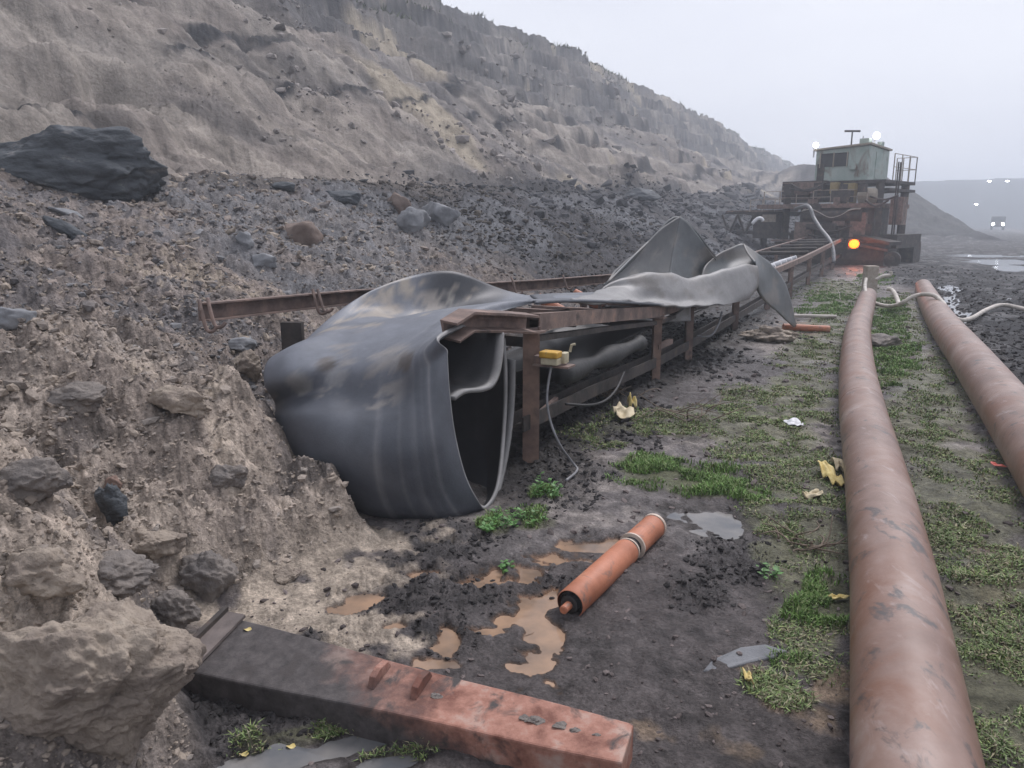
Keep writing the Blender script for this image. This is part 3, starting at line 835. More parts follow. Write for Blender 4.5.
# ------------------------------------------------------------------ grass
def blades(name, lst, n, hgt, palette, label, f=5.0, seed=9, thresh=0.12, width=0.0014, far_grow=True, lean=0.6, amp=0.9):
    r = np.random.default_rng(seed)
    xs, ys, hs, ws = [], [], [], []
    for q in lst:
        sp = Spot(*q[:4]); area = sp.lat * sp.rad
        k = int(n * math.sqrt(area) * 2.2 / (0.6 + 0.16 * sp.r))
        l = r.uniform(-1.2, 1.2, k) * sp.lat; d = r.uniform(-1.2, 1.2, k) * sp.rad
        xs.append(sp.c.x + sp.dx * d + sp.dy * l); ys.append(sp.c.y + sp.dy * d - sp.dx * l)
    x = np.concatenate(xs); y = np.concatenate(ys)
    m = spots(lst, x, y, seed, f, amp)
    tuft = vnoise(x * 7, y * 7, seed + 5)
    pools = spots(PALE_POOLS + BROWN_POOLS, x, y, 61, 7, 0.5)
    keep = (m > thresh + r.uniform(-0.45, 0.35, len(m))) & (tuft > r.uniform(0.25, 0.75, len(x))) & (pools < -0.2)
    x, y, m, tuft = x[keep], y[keep], m[keep], tuft[keep]
    z = height(x, y)
    k = len(x); dist = np.hypot(x, y)
    h = hgt * r.uniform(0.35, 1.1, k) * (0.5 + tuft)
    w = width * (1 + 0.45 * dist) * r.uniform(0.6, 1.3, k)
    az = r.uniform(0, 2 * np.pi, k); ln = r.uniform(0.1, 1.0, k) * lean
    dx, dy = np.cos(az), np.sin(az); wx, wy = -dy * w, dx * w
    bx = np.stack([x, y, z - 0.01], 1); mid = bx + np.stack([dx * h * ln * 0.35, dy * h * ln * 0.35, h * 0.6], 1)
    tip = bx + np.stack([dx * h * ln * 1.3, dy * h * ln * 1.3, h * (1 - 0.35 * ln)], 1)
    W = np.stack([wx, wy, np.zeros(k)], 1)
    V = np.stack([bx - W, bx + W, mid + W * 0.8, mid - W * 0.8, tip], 1).reshape(-1, 3)
    b = np.arange(k) * 5
    tri = np.concatenate([np.stack([b, b + 1, b + 2], 1), np.stack([b, b + 2, b + 3], 1), np.stack([b + 3, b + 2, b + 4], 1)])
    pal_ = np.array(palette); c = pal_[r.integers(0, len(pal_), k)] * r.uniform(0.7, 1.3, (k, 1))
    me = mesh_np(name, V, tri, M['blade'], False, np.repeat(c, 5, 0))
    o = bpy.data.objects.new(name, me); COL.objects.link(o)
    return tag(o, label, None, None, 'stuff')
blades('grass', GRASS_BRIGHT, 24000, 0.045, [(0.13, 0.22, 0.06), (0.16, 0.27, 0.08), (0.10, 0.17, 0.05), (0.22, 0.26, 0.12)], 'bright green grass tufts in the mud', seed=9)
blades('dry_grass', GRASS_DULL, 19000, 0.030, [(0.24, 0.29, 0.11), (0.20, 0.27, 0.10), (0.17, 0.22, 0.10), (0.28, 0.27, 0.18), (0.15, 0.22, 0.08), (0.13, 0.17, 0.08), (0.21, 0.19, 0.12), (0.12, 0.17, 0.065), (0.15, 0.125, 0.085), (0.28, 0.25, 0.16), (0.13, 0.19, 0.07)], 'trampled dull green and straw coloured grass along the pipes', seed=15, thresh=-0.02, lean=1.0, f=2.6, amp=1.15)

# scrub along the rim of the face
k = 16000
sv = rng.uniform(28, 230, k) ** 1.0; pv = rng.uniform(24.6, 28.5, k)
keep = vnoise(sv * 0.22, pv * 0.5, 3) > 0.5
sv, pv = sv[keep], pv[keep]; k = len(sv)
x = sv * UX - pv * UY; y = sv * UY + pv * UX; z = height(x, y)
h = rng.uniform(0.08, 0.32, k) * (0.6 + vnoise(sv * 0.5, pv, 4)); az = rng.uniform(0, 6.28, k); w = rng.uniform(0.03, 0.10, k)
Wv = np.stack([np.cos(az) * w, np.sin(az) * w, 0 * w], 1); b0 = np.stack([x, y, z - 0.05], 1)
tp = b0 + np.stack([rng.normal(0, 0.15, k), rng.normal(0, 0.15, k), h], 1)
me = mesh_np('scrub', np.stack([b0 - Wv, b0 + Wv, tp], 1).reshape(-1, 3), np.arange(3 * k).reshape(-1, 3), M['blade'], False, np.repeat(np.array([[0.07, 0.08, 0.045]]) * rng.uniform(0.6, 1.5, (k, 1)), 3, 0))
o = bpy.data.objects.new('scrub', me); COL.objects.link(o); tag(o, 'thin scrub and dry grass along the rim of the pit face', None, None, 'stuff')

# ------------------------------------------------------------------ conveyor frame
ZT = lambda s: float(np.interp(s, [3.7, 4.5, 5.6, 7.4, 12, 20, 33], [1.09, 1.01, 0.93, 0.78, 0.72, 0.80, 1.05]))
PN, PF = 2.15, 3.47
conv = thing('belt_conveyor', 'rusty steel conveyor frame with posts half buried under the crumpled belt', 'belt conveyor', C(4.5, PN, 0))
CH = [(-0.035, -0.055), (0.04, -0.055), (0.04, -0.045), (-0.025, -0.045), (-0.025, 0.045), (0.04, 0.045), (0.04, 0.055), (-0.035, 0.055)]
CHR = [(-a_, b_) for a_, b_ in CH][::-1]
# near rail: buckled tip, then straight
tip = [P(449, 330, 4.22), P(466, 319, 4.36), P(500, 320, 4.66), P(531, 322, 4.92)]
run = [C(s, PN, ZT(s) - 0.055) for s in (4.56, 5.5, 6.5, 7.44, 9, 11.5, 14, 17, 20, 24, 28, 33)]
CHB = [(-0.05, -0.06), (0.06, -0.075), (0.065, -0.062), (-0.036, -0.046), (-0.036, 0.042), (0.065, 0.030), (0.065, 0.045), (-0.05, 0.058)]
obj('rail', MB().sweep(tip, CHB), M['rust'], conv, label='buckled end of the near rail')
obj('rail', MB().sweep(run, CHR), M['rust'], conv)
farp = [P(203, 312, 4.5), P(280, 304, 5.2), P(352, 297, 5.95)]
farp = [Vector(q) for q in farp]
obj('rail', MB().sweep([farp[0], farp[1], farp[2], C(7.6, 3.52, 0.98 - 0.05), C(9.8, PF, 0.86), C(14, PF, 0.76), C(20, PF, 0.78), C(33, PF, 1.0)], CH), M['rust'], conv, label='far rail sticking out over the soil')
# second angle under the near rail
obj('rail', MB().sweep([C(s, PN + 0.02, ZT(s) - 0.17) for s in (4.6, 6, 7.44, 9.5)], [(-0.02, -0.02), (0.03, -0.02), (0.03, 0.02), (-0.02, 0.02)]), M['dark_steel'], conv)
POST = [4.5, 7.44, 8.75, 11.5, 14.5, 17.5, 21, 24.5, 28]
for i, s_ in enumerate(POST):
    for p_ in (PN, PF):
        if p_ == PF and s_ < 7: continue
        zt = ZT(s_) - 0.11
        g = hz(*C(s_, p_, 0)[:2]) - 0.15
        mb = MB()
        a_ = C(s_, p_, g); b_ = C(s_, p_, zt)
        w = 0.055 if i == 0 else 0.04
        mb.sweep([a_, b_], [(-w, -0.05), (w, -0.05), (w, 0.05), (w - 0.012, 0.05), (w - 0.012, -0.038), (-w + 0.012, -0.038), (-w + 0.012, 0.05), (-w, 0.05)])
        po = obj('post', mb, M['rust_orange'] if (p_ == PN and i < 2) else M['rust'], conv)
        cap = MB().box(C(s_, p_, zt - 0.008), (0.16, 0.13, 0.014), Matrix.Rotation(-UA, 3, 'Z'))
        for sx in (-0.06, 0.06):
            q = C(s_ , p_ + sx, zt + 0.006); cap.tube([q, q + Vector((0, 0, 0.022))], 0.011, 6)
        obj('cap_plate', cap, M['rust'], po)
# buried support of the far rail near its end
q = P(292, 322, 5.15)
obj('post', MB().bar(q + Vector((0, 0, 0.0)), q - Vector((0, 0, 0.45)), 0.14, 0.07, Vector((0, 1, 0))), M['dark_steel'], conv)
# lower rails and cross members
for p_ in (PN + 0.05, PF - 0.05):
    pts = [C(s_, p_, z_) for s_, z_ in ((4.35, 0.29), (5.5, 0.27), (7.44, 0.21), (9, 0.2), (12, 0.22), (20, 0.3), (33, 0.4))]
    if p_ > 3: pts = [C(4.9, p_, 0.34)] + pts[1:]
    obj('lower_rail', MB().sweep(pts, [(-0.07, -0.05), (0.07, -0.05), (0.07, 0.05), (0.055, 0.05), (0.055, -0.035), (-0.055, -0.035), (-0.055, 0.05), (-0.07, 0.05)]), M['dark_steel'], conv)
for s_ in (4.62, 7.5, 8.85, 11.6, 14.6, 17.6):
    z0 = ZT(s_) - 0.2
    obj('cross_member', MB().bar(C(s_, PN + 0.05, z0), C(s_, PF - 0.05, z0 + 0.02), 0.07, 0.07), M['dark_steel'], conv)
obj('brace', MB().bar(C(4.6, PN + 0.03, 0.25), C(5.0, PN + 0.03, 0.31), 0.03, 0.07), M['rust'], conv)
obj('brace', MB().bar(C(7.4, PN - 0.02, 0.37), C(7.65, PN - 0.09, 0.40), 0.05, 0.05), M['rust'], conv)
# idlers: sloping rollers carried between the rails
def idler(s_, orange, zt):
    o1 = obj('bracket', MB().bar(C(s_, PN + 0.04, zt - 0.12), C(s_, PF - 0.04, zt - 0.12), 0.05, 0.04)
             .bar(C(s_, PN + 0.42, zt - 0.12), C(s_, PN + 0.42, zt - 0.22), 0.04, 0.012).bar(C(s_, PF - 0.42, zt - 0.12), C(s_, PF - 0.42, zt - 0.20), 0.04, 0.012), M['rust'], conv)
    def rol(a_, b_, mt):
        d = (b_ - a_).normalized()
        o2 = obj('idler_roller', MB().tube([a_, a_ + d * 0.004, b_ - d * 0.004, b_], [0.045, 0.052, 0.052, 0.045], 16), mt, conv, smooth=False)
        obj('shaft', MB().tube([a_ - d * 0.05, b_ + d * 0.05], 0.013, 8), M['dark_steel'], o2)
    rol(C(s_ + .1, PF - 0.06, zt - 0.03), C(s_ + .1, PF - 0.42, zt - 0.19), M['roller'] if orange else M['dark_steel'])
    rol(C(s_ + .1, PF - 0.46, zt - 0.21), C(s_ + .1, PN + 0.46, zt - 0.21), M['dark_steel'])
    rol(C(s_ + .1, PN + 0.10, zt - 0.10), C(s_ + .1, PN + 0.42, zt - 0.19), M['dark_steel'])
for s_, orr in ((5.3, False), (6.3, False), (7.2, True), (8.2, True), (9.3, True), (12.3, False), (13.2, False)):
    idler(s_, orr, ZT(s_) + (0.05 if s_ < 9 else 0))
white_s = [15.5, 16.3, 17.1, 17.9, 18.7]
for s_ in white_s:
    obj('idler_roller', MB().tube([C(s_, PN + 0.05, ZT(s_) + 0.02), C(s_, PN + 0.42, ZT(s_) - 0.1)], 0.05, 12), M['white'], conv, label='bright worn roller beyond the belt')
for s_ in (21, 23, 25, 27, 29):
    obj('idler_roller', MB().tube([C(s_, PN + 0.05, ZT(s_) + 0.02), C(s_, PF - 0.05, ZT(s_) - 0.02)], 0.05, 10), M['dark_steel'], conv)
# hooks on the far rail
for base, ln in ((farp[0] + Vector((0.02, -0.04, 0.0)), 0.2), (farp[0] + Vector((0.07, -0.04, 0.01)), 0.17), (P(316, 300, 5.45), 0.18), (P(321, 300, 5.45), 0.15), (C(6.9, 3.5, 0.98), 0.18), (C(8.1, 3.45, 0.93), 0.16)):
    b_ = Vector(base)
    obj('hook', MB().tube(crom([b_ + Vector((-0.02, 0, 0.075)), b_ + Vector((0.0, -0.03, 0.02)), b_ + Vector((0.03, -0.05, -ln * 0.45)), b_ + Vector((0.07, -0.06, -ln * 0.5)), b_ + Vector((0.095, -0.05, -ln * 0.35))], 5), 0.011, 8), M['rust'], conv, smooth=True)
# loose bolts and lumps on the lower rail
for k_ in range(9):
    s_ = 5.0 + k_ * 0.27
    c_ = C(s_, PN + 0.05 + random.uniform(-0.03, 0.03), float(np.interp(s_, [4.35, 7.44], [0.29, 0.21])) + 0.0)
    obj('debris', MB().sphere(c_ - Vector((0, 0, 0.015)), (0.028, 0.022, 0.016), 7, 5), M['rust'], conv)

# pull-cord switch with its cable on the first post
sw = P(556, 357, 4.78)
Rz = Matrix.Rotation(-UA, 3, 'Z')
plate = MB().box(sw + Vector((-0.01, 0.05, -0.062)), (0.25, 0.12, 0.012), Rz).box(sw + Vector((-0.10, 0.09, -0.03)), (0.06, 0.05, 0.05), Rz)
swo = obj('switch_box', MB().box(sw + Vector((-0.03, 0, -0.025)), (0.115, 0.085, 0.045), Rz).box(sw + Vector((0.055, 0.03, -0.01)), (0.04, 0.07, 0.07), Rz), M['cream'], conv, bevel=0.006, label='small yellow topped pull cord switch on the first post')
obj('cover', MB().box(sw + Vector((-0.035, -0.003, 0.018)), (0.125, 0.095, 0.042), Rz), M['yellow'], swo, bevel=0.008)
obj('bracket', plate, M['rust'], swo)
obj('lever', MB().tube([sw + Vector((0.09, 0.02, 0.03)), sw + Vector((0.10, 0.02, 0.075)), sw + Vector((0.125, 0.02, 0.08))], 0.009, 8), M['cream'], swo)
cb = [sw + Vector((-0.03, -0.01, -0.06)), P(547, 395, 4.72), P(550, 420, 4.66), P(560, 445, 4.62), P(572, 462, 4.72), hit(577, 472) + Vector((0, 0, 0.01)), hit(566, 482) + Vector((0, 0, 0.008))]
obj('cable', MB().tube(crom(cb, 8), 0.0085, 8), M['cable'], swo, smooth=True)
c2 = [P(566, 404, 5.3), P(590, 405, 5.6), P(606, 400, 5.9), P(617, 388, 6.2), P(624, 372, 6.5)]
tag(obj('cable', MB().tube(crom(c2, 8), 0.010, 8), M['black'], smooth=True), 'dark cable sagging below the lower rail of the conveyor', 'cable')
c3 = [P(697, 336, 8.7), P(710, 336, 8.7), P(718, 325, 8.8), P(722, 312, 9.0)]
tag(obj('cable', MB().tube(crom(c3, 8), 0.013, 8), M['cable'], smooth=True), 'short looped cable hanging under the pale belt flap', 'cable')

# ------------------------------------------------------------------ the crumpled belt
def rows(*rs): return [[P(*q) for q in r] for r in rs]
A1 = rows(
    [(585, 297, 6.9), (560, 296, 6.9), (525, 296, 6.6), (495, 288, 6.4), (468, 276, 6.2), (445, 271, 6.1), (412, 276, 5.95), (375, 289, 5.6), (338, 313, 5.2), (312, 336, 4.9)],
    [(575, 300, 6.6), (545, 300, 6.4), (512, 302, 6.1), (487, 305, 6.0), (462, 311, 5.95), (438, 317, 5.85), (408, 318, 5.7), (370, 312, 5.4), (335, 326, 5.0), (305, 342, 4.75)],
    [(560, 300, 6.2), (530, 301, 5.7), (502, 303, 5.35), (478, 306, 5.15), (452, 309, 5.0), (425, 314, 4.95), (395, 320, 4.9), (360, 326, 4.85), (325, 334, 4.72), (292, 348, 4.6)],
    [(535, 302, 5.75), (508, 305, 5.2), (478, 311, 4.75), (455, 318, 4.55), (430, 328, 4.5), (400, 336, 4.5), (370, 341, 4.5), (335, 345, 4.5), (296, 348, 4.42), (269, 362, 4.42)],
    [(447, 332, 4.16), (437, 340, 4.14), (425, 347, 4.15), (408, 354, 4.2), (388, 360, 4.24), (360, 366, 4.26), (335, 370, 4.28), (305, 371, 4.2), (281, 377, 4.25), (266, 384, 4.35)],
    [(447, 352, 4.08), (436, 364, 4.03), (420, 377, 4.02), (402, 390, 4.08), (380, 397, 4.13), (355, 397, 4.18), (330, 395, 4.20), (304, 396, 4.24), (287, 400, 4.34), (277, 405, 4.46)],
    [(448, 385, 4.02), (436, 402, 3.93), (420, 414, 3.88), (400, 420, 3.86), (378, 422, 3.88), (353, 422, 3.92), (327, 418, 3.97), (303, 418, 4.03), (285, 422, 4.15), (275, 428, 4.32)],
    [(453, 430, 3.98), (441, 443, 3.86), (422, 452, 3.79), (400, 456, 3.76), (376, 457, 3.77), (350, 456, 3.82), (325, 454, 3.90), (303, 453, 4.0), (289, 455, 4.16), (283, 458, 4.35)],
    [(464, 474, 3.97), (450, 485, 3.88), (430, 493, 3.83), (407, 496, 3.81), (382, 495, 3.82), (356, 491, 3.86), (332, 486, 3.95), (312, 481, 4.05), (299, 479, 4.2), (295, 480, 4.4)],
    [(477, 500, 4.02), (466, 511, 3.98), (448, 518, 3.95), (422, 519, 3.94), (396, 518, 3.95), (370, 514, 3.99), (347, 507, 4.08), (327, 500, 4.2), (314, 495, 4.35), (310, 492, 4.5)],
    [(487, 507, 4.10), (476, 508, 4.18), (455, 504, 4.35), (430, 511, 4.35), (405, 510, 4.4), (380, 506, 4.45), (358, 500, 4.5), (340, 492, 4.55), (328, 486, 4.6), (322, 482, 4.65)],
    [(499, 482, 4.28), (485, 484, 4.5), (462, 476, 4.72), (436, 474, 4.78), (410, 470, 4.82), (385, 466, 4.85), (365, 460, 4.85), (348, 455, 4.85), (338, 450, 4.85), (330, 447, 4.85)],
    [(505, 420, 4.62), (488, 420, 4.8), (464, 420, 4.9), (438, 418, 4.95), (412, 416, 5.0), (388, 412, 5.0), (368, 408, 5.0), (350, 404, 5.0), (340, 400, 5.0), (334, 398, 5.0)],
    [(506, 372, 4.68), (488, 372, 4.85), (464, 370, 4.95), (438, 368, 5.0), (412, 366, 5.05), (388, 364, 5.05), (368, 362, 5.05), (352, 360, 5.05), (344, 358, 5.05), (338, 357, 5.05)],
    [(504, 338, 4.72), (488, 338, 4.88), (464, 336, 4.98), (438, 336, 5.03), (412, 336, 5.06), (388, 336, 5.06), (370, 338, 5.06), (356, 340, 5.06), (348, 342, 5.06), (342, 344, 5.06)])
b1 = surf(A1, 8, 7, 0.004, 3)
nA = len(b1[0])
# the short inner curl seen through the open end
I1 = []
for q in [(504, 333, 4.58), (503, 352, 4.5), (500, 372, 4.42), (494, 385, 4.34), (483, 390, 4.26), (466, 392, 4.18), (455, 399, 4.1)]:
    a_ = P(*q)
    I1.append([a_, a_ + Vector((-0.3, 0.12, 0.01)), a_ + Vector((-0.7, 0.25, -0.02))])
b2 = surf(I1, 6, 4)
I2 = []
for q in [(497, 502, 4.3), (505, 470, 4.5), (511, 435, 4.68), (514, 400, 4.8), (515, 360, 4.85)]:
    a_ = P(*q)
    I2.append([a_, a_ + Vector((-0.15, 0.12, 0.0)), a_ + Vector((-0.35, 0.3, 0.0))])
b3 = surf(I2, 6, 3)
# the thin run of belt along the near rail
T1 = rows(
    [(640, 293, 8.1), (600, 293, 7.8), (560, 294, 7.0), (530, 296, 6.6)],
    [(625, 299, 7.7), (596, 299, 7.3), (565, 299, 6.75), (536, 300, 6.1)],
    [(664, 305, 7.5), (612, 302, 6.25), (570, 301, 5.55), (534, 303, 5.15)])
b4 = surf(T1, 5, 6)
# pale rolled skirt
S1 = rows(
    [(570, 301, 5.6), (612, 302, 6.25), (640, 304, 6.9), (665, 305, 7.5), (700, 306, 8.15), (730, 305, 8.7), (748, 297, 9.1), (757, 286, 9.4)],
    [(578, 299, 6.2), (613, 299, 6.8), (640, 300, 7.5), (665, 301, 7.8), (700, 301, 8.3), (730, 298, 8.75), (750, 290, 9.12), (758, 280, 9.4)],
    [(596, 293, 7.2), (616, 289, 7.45), (642, 286, 7.68), (667, 287, 7.95), (698, 291, 8.4), (726, 285, 8.8), (747, 276, 9.15), (758, 272, 9.4)],
    [(603, 289, 7.4), (620, 279, 7.6), (645, 273, 7.85), (668, 273, 8.15), (692, 279, 8.5), (722, 271, 8.9), (744, 265, 9.25), (757, 266, 9.5)],
    [(606, 288, 7.7), (624, 281, 7.95), (647, 279, 8.25), (669, 282, 8.55), (693, 286, 8.8), (722, 280, 9.2), (744, 274, 9.5), (757, 272, 9.7)],
    [(608, 290, 7.9), (627, 292, 8.3), (650, 296, 8.7), (670, 298, 9.0), (694, 297, 9.2), (722, 292, 9.5), (744, 288, 9.8), (757, 284, 9.9)])
b5 = surf(S1, 6, 7, 0.03, 9)
# tall tent-like fold: two faces meeting in a crease, and a rear face
def lin(A, B, n): return [A.lerp(B, k / n) for k in range(n + 1)]
pk = P(680, 217, 9.4)
def tent(base, top, bulge=0.0):
    g = []
    for b_, t_ in zip(base, top):
        L = lin(P(*b_), P(*t_), 3)
        for k_, q in enumerate(L): q += Vector((0, bulge * math.sin(k_ / 3 * math.pi), 0))
        g.append(L)
    return g
left = tent([(600, 292, 7.6), (616, 292, 8.0), (634, 292, 8.35), (652, 292, 8.65), (667, 292, 8.75)],
            [(604, 286, 7.8), (622, 264, 8.5), (643, 246, 8.9), (664, 227, 9.2), (680, 217, 9.4)], 0.08)
right = tent([(667, 292, 8.75), (680, 292, 9.0), (694, 290, 9.2), (706, 284, 9.45), (716, 276, 9.6)],
             [(680, 217, 9.4), (688, 224, 9.45), (698, 236, 9.5), (707, 248, 9.55), (716, 258, 9.6)], 0.08)
b6 = surf(left, 6, 6, 0.03, 4); b7 = surf(right, 6, 6, 0.03, 4)
back = tent([(604, 284, 8.6), (640, 278, 9.4), (690, 270, 10.2), (720, 268, 10.3)], [(604, 286, 7.8), (650, 240, 9.02), (680, 217, 9.4), (716, 258, 9.6)])
b8 = surf(back, 5, 5)
# second hump with a dark hollow and the long hanging end
H2 = rows(
    [(700, 285, 9.1), (712, 280, 9.3), (728, 276, 9.6), (745, 272, 9.7), (757, 270, 9.75)],
    [(704, 268, 9.3), (715, 264, 9.6), (728, 262, 9.9), (742, 260, 10.0), (756, 262, 9.95)],
    [(712, 259, 9.55), (720, 253, 9.75), (731, 248, 10.0), (743, 244, 10.15), (757, 256, 10.1)])
b9 = surf(H2, 5, 5)
H3 = rows(
    [(716, 258, 9.4), (724, 252, 9.5), (734, 247, 9.7), (743, 244, 9.85), (752, 251, 10.0), (762, 259, 10.2), (775, 270, 10.5)],
    [(724, 262, 9.3), (730, 256, 9.35), (737, 251, 9.5), (744, 247, 9.65), (754, 262, 9.9), (766, 272, 10.25), (784, 281, 10.6)],
    [(738, 266, 9.25), (742, 262, 9.3), (746, 258, 9.4), (750, 257, 9.5), (758, 278, 9.8), (773, 296, 10.3), (790, 303, 10.75)],
    [(750, 268, 9.2), (752, 266, 9.25), (755, 265, 9.3), (757, 270, 9.4), (762, 292, 9.8), (778, 312, 10.35), (795, 326, 10.9)])
b10 = surf(H3[1:], 5, 5)
H4 = rows([(743, 244, 9.9), (752, 250, 10.0), (764, 258, 10.2), (776, 270, 10.5), (785, 284, 10.7), (791, 303, 10.85), (796, 326, 10.95)],
          [(747, 252, 9.7), (756, 261, 9.85), (763, 271, 10.05), (771, 283, 10.3), (780, 298, 10.5), (788, 312, 10.75), (795, 326, 10.92)],
          [(755, 263, 9.45), (756, 272, 9.5), (756, 282, 9.6), (759, 293, 9.8), (768, 304, 10.1), (781, 315, 10.5), (794, 327, 10.9)])
b10 = surf(H4, 6, 6, 0.02, 6)
FL = rows([(668, 322, 8.15), (676, 314, 8.2), (684, 308, 8.3)], [(690, 321, 8.35), (690, 314, 8.4), (690, 305, 8.4)])
b11 = surf(FL, 4, 4)
bv, bf = join(b1, b2, b3, b4, b5, b6, b7, b8, b9, b10, b11)
sizes_b = [len(b[0]) for b in (b1, b2, b3, b4, b5, b6, b7, b8, b9, b10, b11)]
st_ = np.cumsum([0] + sizes_b)
bc = np.tile(np.array([0.058, 0.064, 0.078]), (len(bv), 1))
wn = fbm(bv[:, 0] * 1.0 + bv[:, 2], bv[:, 1] + 0.5 * bv[:, 2], 1.6, 4, 201)
bc = lerp(bc, (0.085, 0.092, 0.108), sst(-0.2, 0.5, wn))
# long wear stripes on the outer cover, following the belt
Cn = 9 * 7 + 1
colid = (np.arange(nA) % Cn) / (Cn - 1); rowid = (np.arange(nA) // Cn) / 8.0
str_ = np.zeros(len(bv)); str_[:nA] = np.exp(-((colid - 0.16) / 0.012) ** 2) + np.exp(-((colid - 0.26) / 0.01) ** 2) * 0.7 + np.exp(-((colid - 0.44) / 0.015) ** 2) * 0.8 + np.exp(-((colid - 0.20) / 0.006) ** 2) * 0.6 + np.exp(-((colid - 0.33) / 0.008) ** 2) * 0.5
bc = lerp(bc, (0.20, 0.20, 0.21), 0.75 * str_ * (0.5 + 0.8 * np.clip(wn + 0.4, 0, 1)))
sheen_dust = np.zeros(len(bv)); sheen_dust[:nA] = (1 - sst(3.6, 5.2, rowid + 0.6 * wn[:nA]))
bc = lerp(bc, (0.17, 0.182, 0.21), 0.7 * sheen_dust)  # top rows lightened: sky sheen painted in together with settled dust
edge = np.zeros(len(bv)); edge[:nA] = (colid < 0.008)
edge[st_[1]:st_[2]] = ((np.arange(sizes_b[1]) % 9) == 0); edge[st_[2]:st_[3]] = ((np.arange(sizes_b[2]) % 7) == 0)
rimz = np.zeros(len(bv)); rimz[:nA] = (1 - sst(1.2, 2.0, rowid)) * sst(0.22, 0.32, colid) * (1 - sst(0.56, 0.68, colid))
bc = lerp(bc, (0.035, 0.036, 0.04), 0.85 * rimz)  # inner rim darkened: shade of the trough put into the rubber colour
def blotch(px, py, Yd, rad, col, k, amp=0.35):
    global bc
    q = P(px, py, Yd)
    dd = np.sqrt((bv[:, 0] - q.x) ** 2 + ((bv[:, 1] - q.y) * 0.8) ** 2 + (bv[:, 2] - q.z) ** 2) / rad
    bc = lerp(bc, col, k * sst(1.0, 0.7, dd + amp * fbm(bv[:, 0] * 2, bv[:, 1] * 2 + bv[:, 2], 7.0, 4, int(px))))
# caked mud in the trough and on top
topm = np.zeros(len(bv)); topm[:nA] = np.clip(1 - np.abs(rowid - 1.2) / 1.6, 0, 1) * sst(0.32, 0.5, colid)
mm = fbm(bv[:, 0], bv[:, 1] + bv[:, 2], 3.2, 4, 203)
mf = fbm(bv[:, 0] - bv[:, 2], bv[:, 1] + bv[:, 2], 11.0, 3, 207)
bc = lerp(bc, (0.30, 0.26, 0.215), 0.8 * sst(0.12, 0.35, 0.6 * mm + 0.6 * mf + 0.22 * topm - 0.1) * sst(0.05, 0.4, topm))
topm2 = np.zeros(len(bv)); topm2[:nA] = ((rowid > 3) & (rowid < 5.6)) * sst(0.25, 0.4, colid)
bc = lerp(bc, (0.24, 0.22, 0.20), 0.6 * sst(0.2, 0.4, 0.6 * mm + 0.6 * mf) * topm2)
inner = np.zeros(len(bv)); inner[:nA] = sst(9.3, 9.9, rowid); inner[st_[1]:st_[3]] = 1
bc = lerp(bc, (0.022, 0.022, 0.024), 0.9 * inner)  # inside of the loop painted near black for the shade in the opening
blotch(326, 366, 4.25, 0.06, (0.06, 0.05, 0.045), 0.9)
blotch(388, 356, 4.24, 0.10, (0.26, 0.24, 0.22), 0.5, 0.8)
blotch(408, 364, 4.12, 0.07, (0.09, 0.075, 0.065), 0.8, 0.8)
blotch(333, 378, 4.2, 0.09, (0.25, 0.245, 0.24), 0.5, 0.6)
blotch(300, 385, 4.2, 0.08, (0.24, 0.235, 0.225), 0.6, 0.7)
blotch(398, 290, 5.9, 0.14, (0.34, 0.30, 0.25), 0.9, 0.8)
blotch(432, 300, 5.95, 0.10, (0.30, 0.27, 0.24), 0.8, 0.8)
blotch(455, 298, 5.98, 0.08, (0.28, 0.26, 0.23), 0.8, 0.9)
blotch(700, 282, 8.5, 0.16, (0.10, 0.08, 0.065), 0.8, 0.9)
bc = lerp(bc, (0.24, 0.235, 0.23), 0.85 * edge)
sk = np.zeros(len(bv)); sk[st_[4]:st_[5]] = 1; sk[st_[10]:] = 1
bc = lerp(bc, (0.235, 0.23, 0.225), 0.85 * sk)
bc = lerp(bc, (0.10, 0.085, 0.07), sk * sst(0.25, 0.45, mm) * 0.5)
tn = np.zeros(len(bv)); tn[st_[5]:st_[10]] = 1
bc = lerp(bc, (0.115, 0.125, 0.125), tn * 0.7)
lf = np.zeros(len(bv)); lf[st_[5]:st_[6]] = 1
bc = lerp(bc, (0.075, 0.075, 0.075), lf * 0.7)  # left tent face toned down, painted as the side turned from the light
bc = lerp(bc, (0.17, 0.155, 0.14), 0.7 * tn * sst(0.1, 0.35, fbm(bv[:, 0] + bv[:, 1], bv[:, 2] * 2, 2.5, 4, 211)))
tag(obj('conveyor_belt', (bv, bf), M['rubber'], None, True, bc, thick=0.022), 'huge crumpled dark rubber conveyor belt draped over the rusty frame with a looped end', 'conveyor belt')
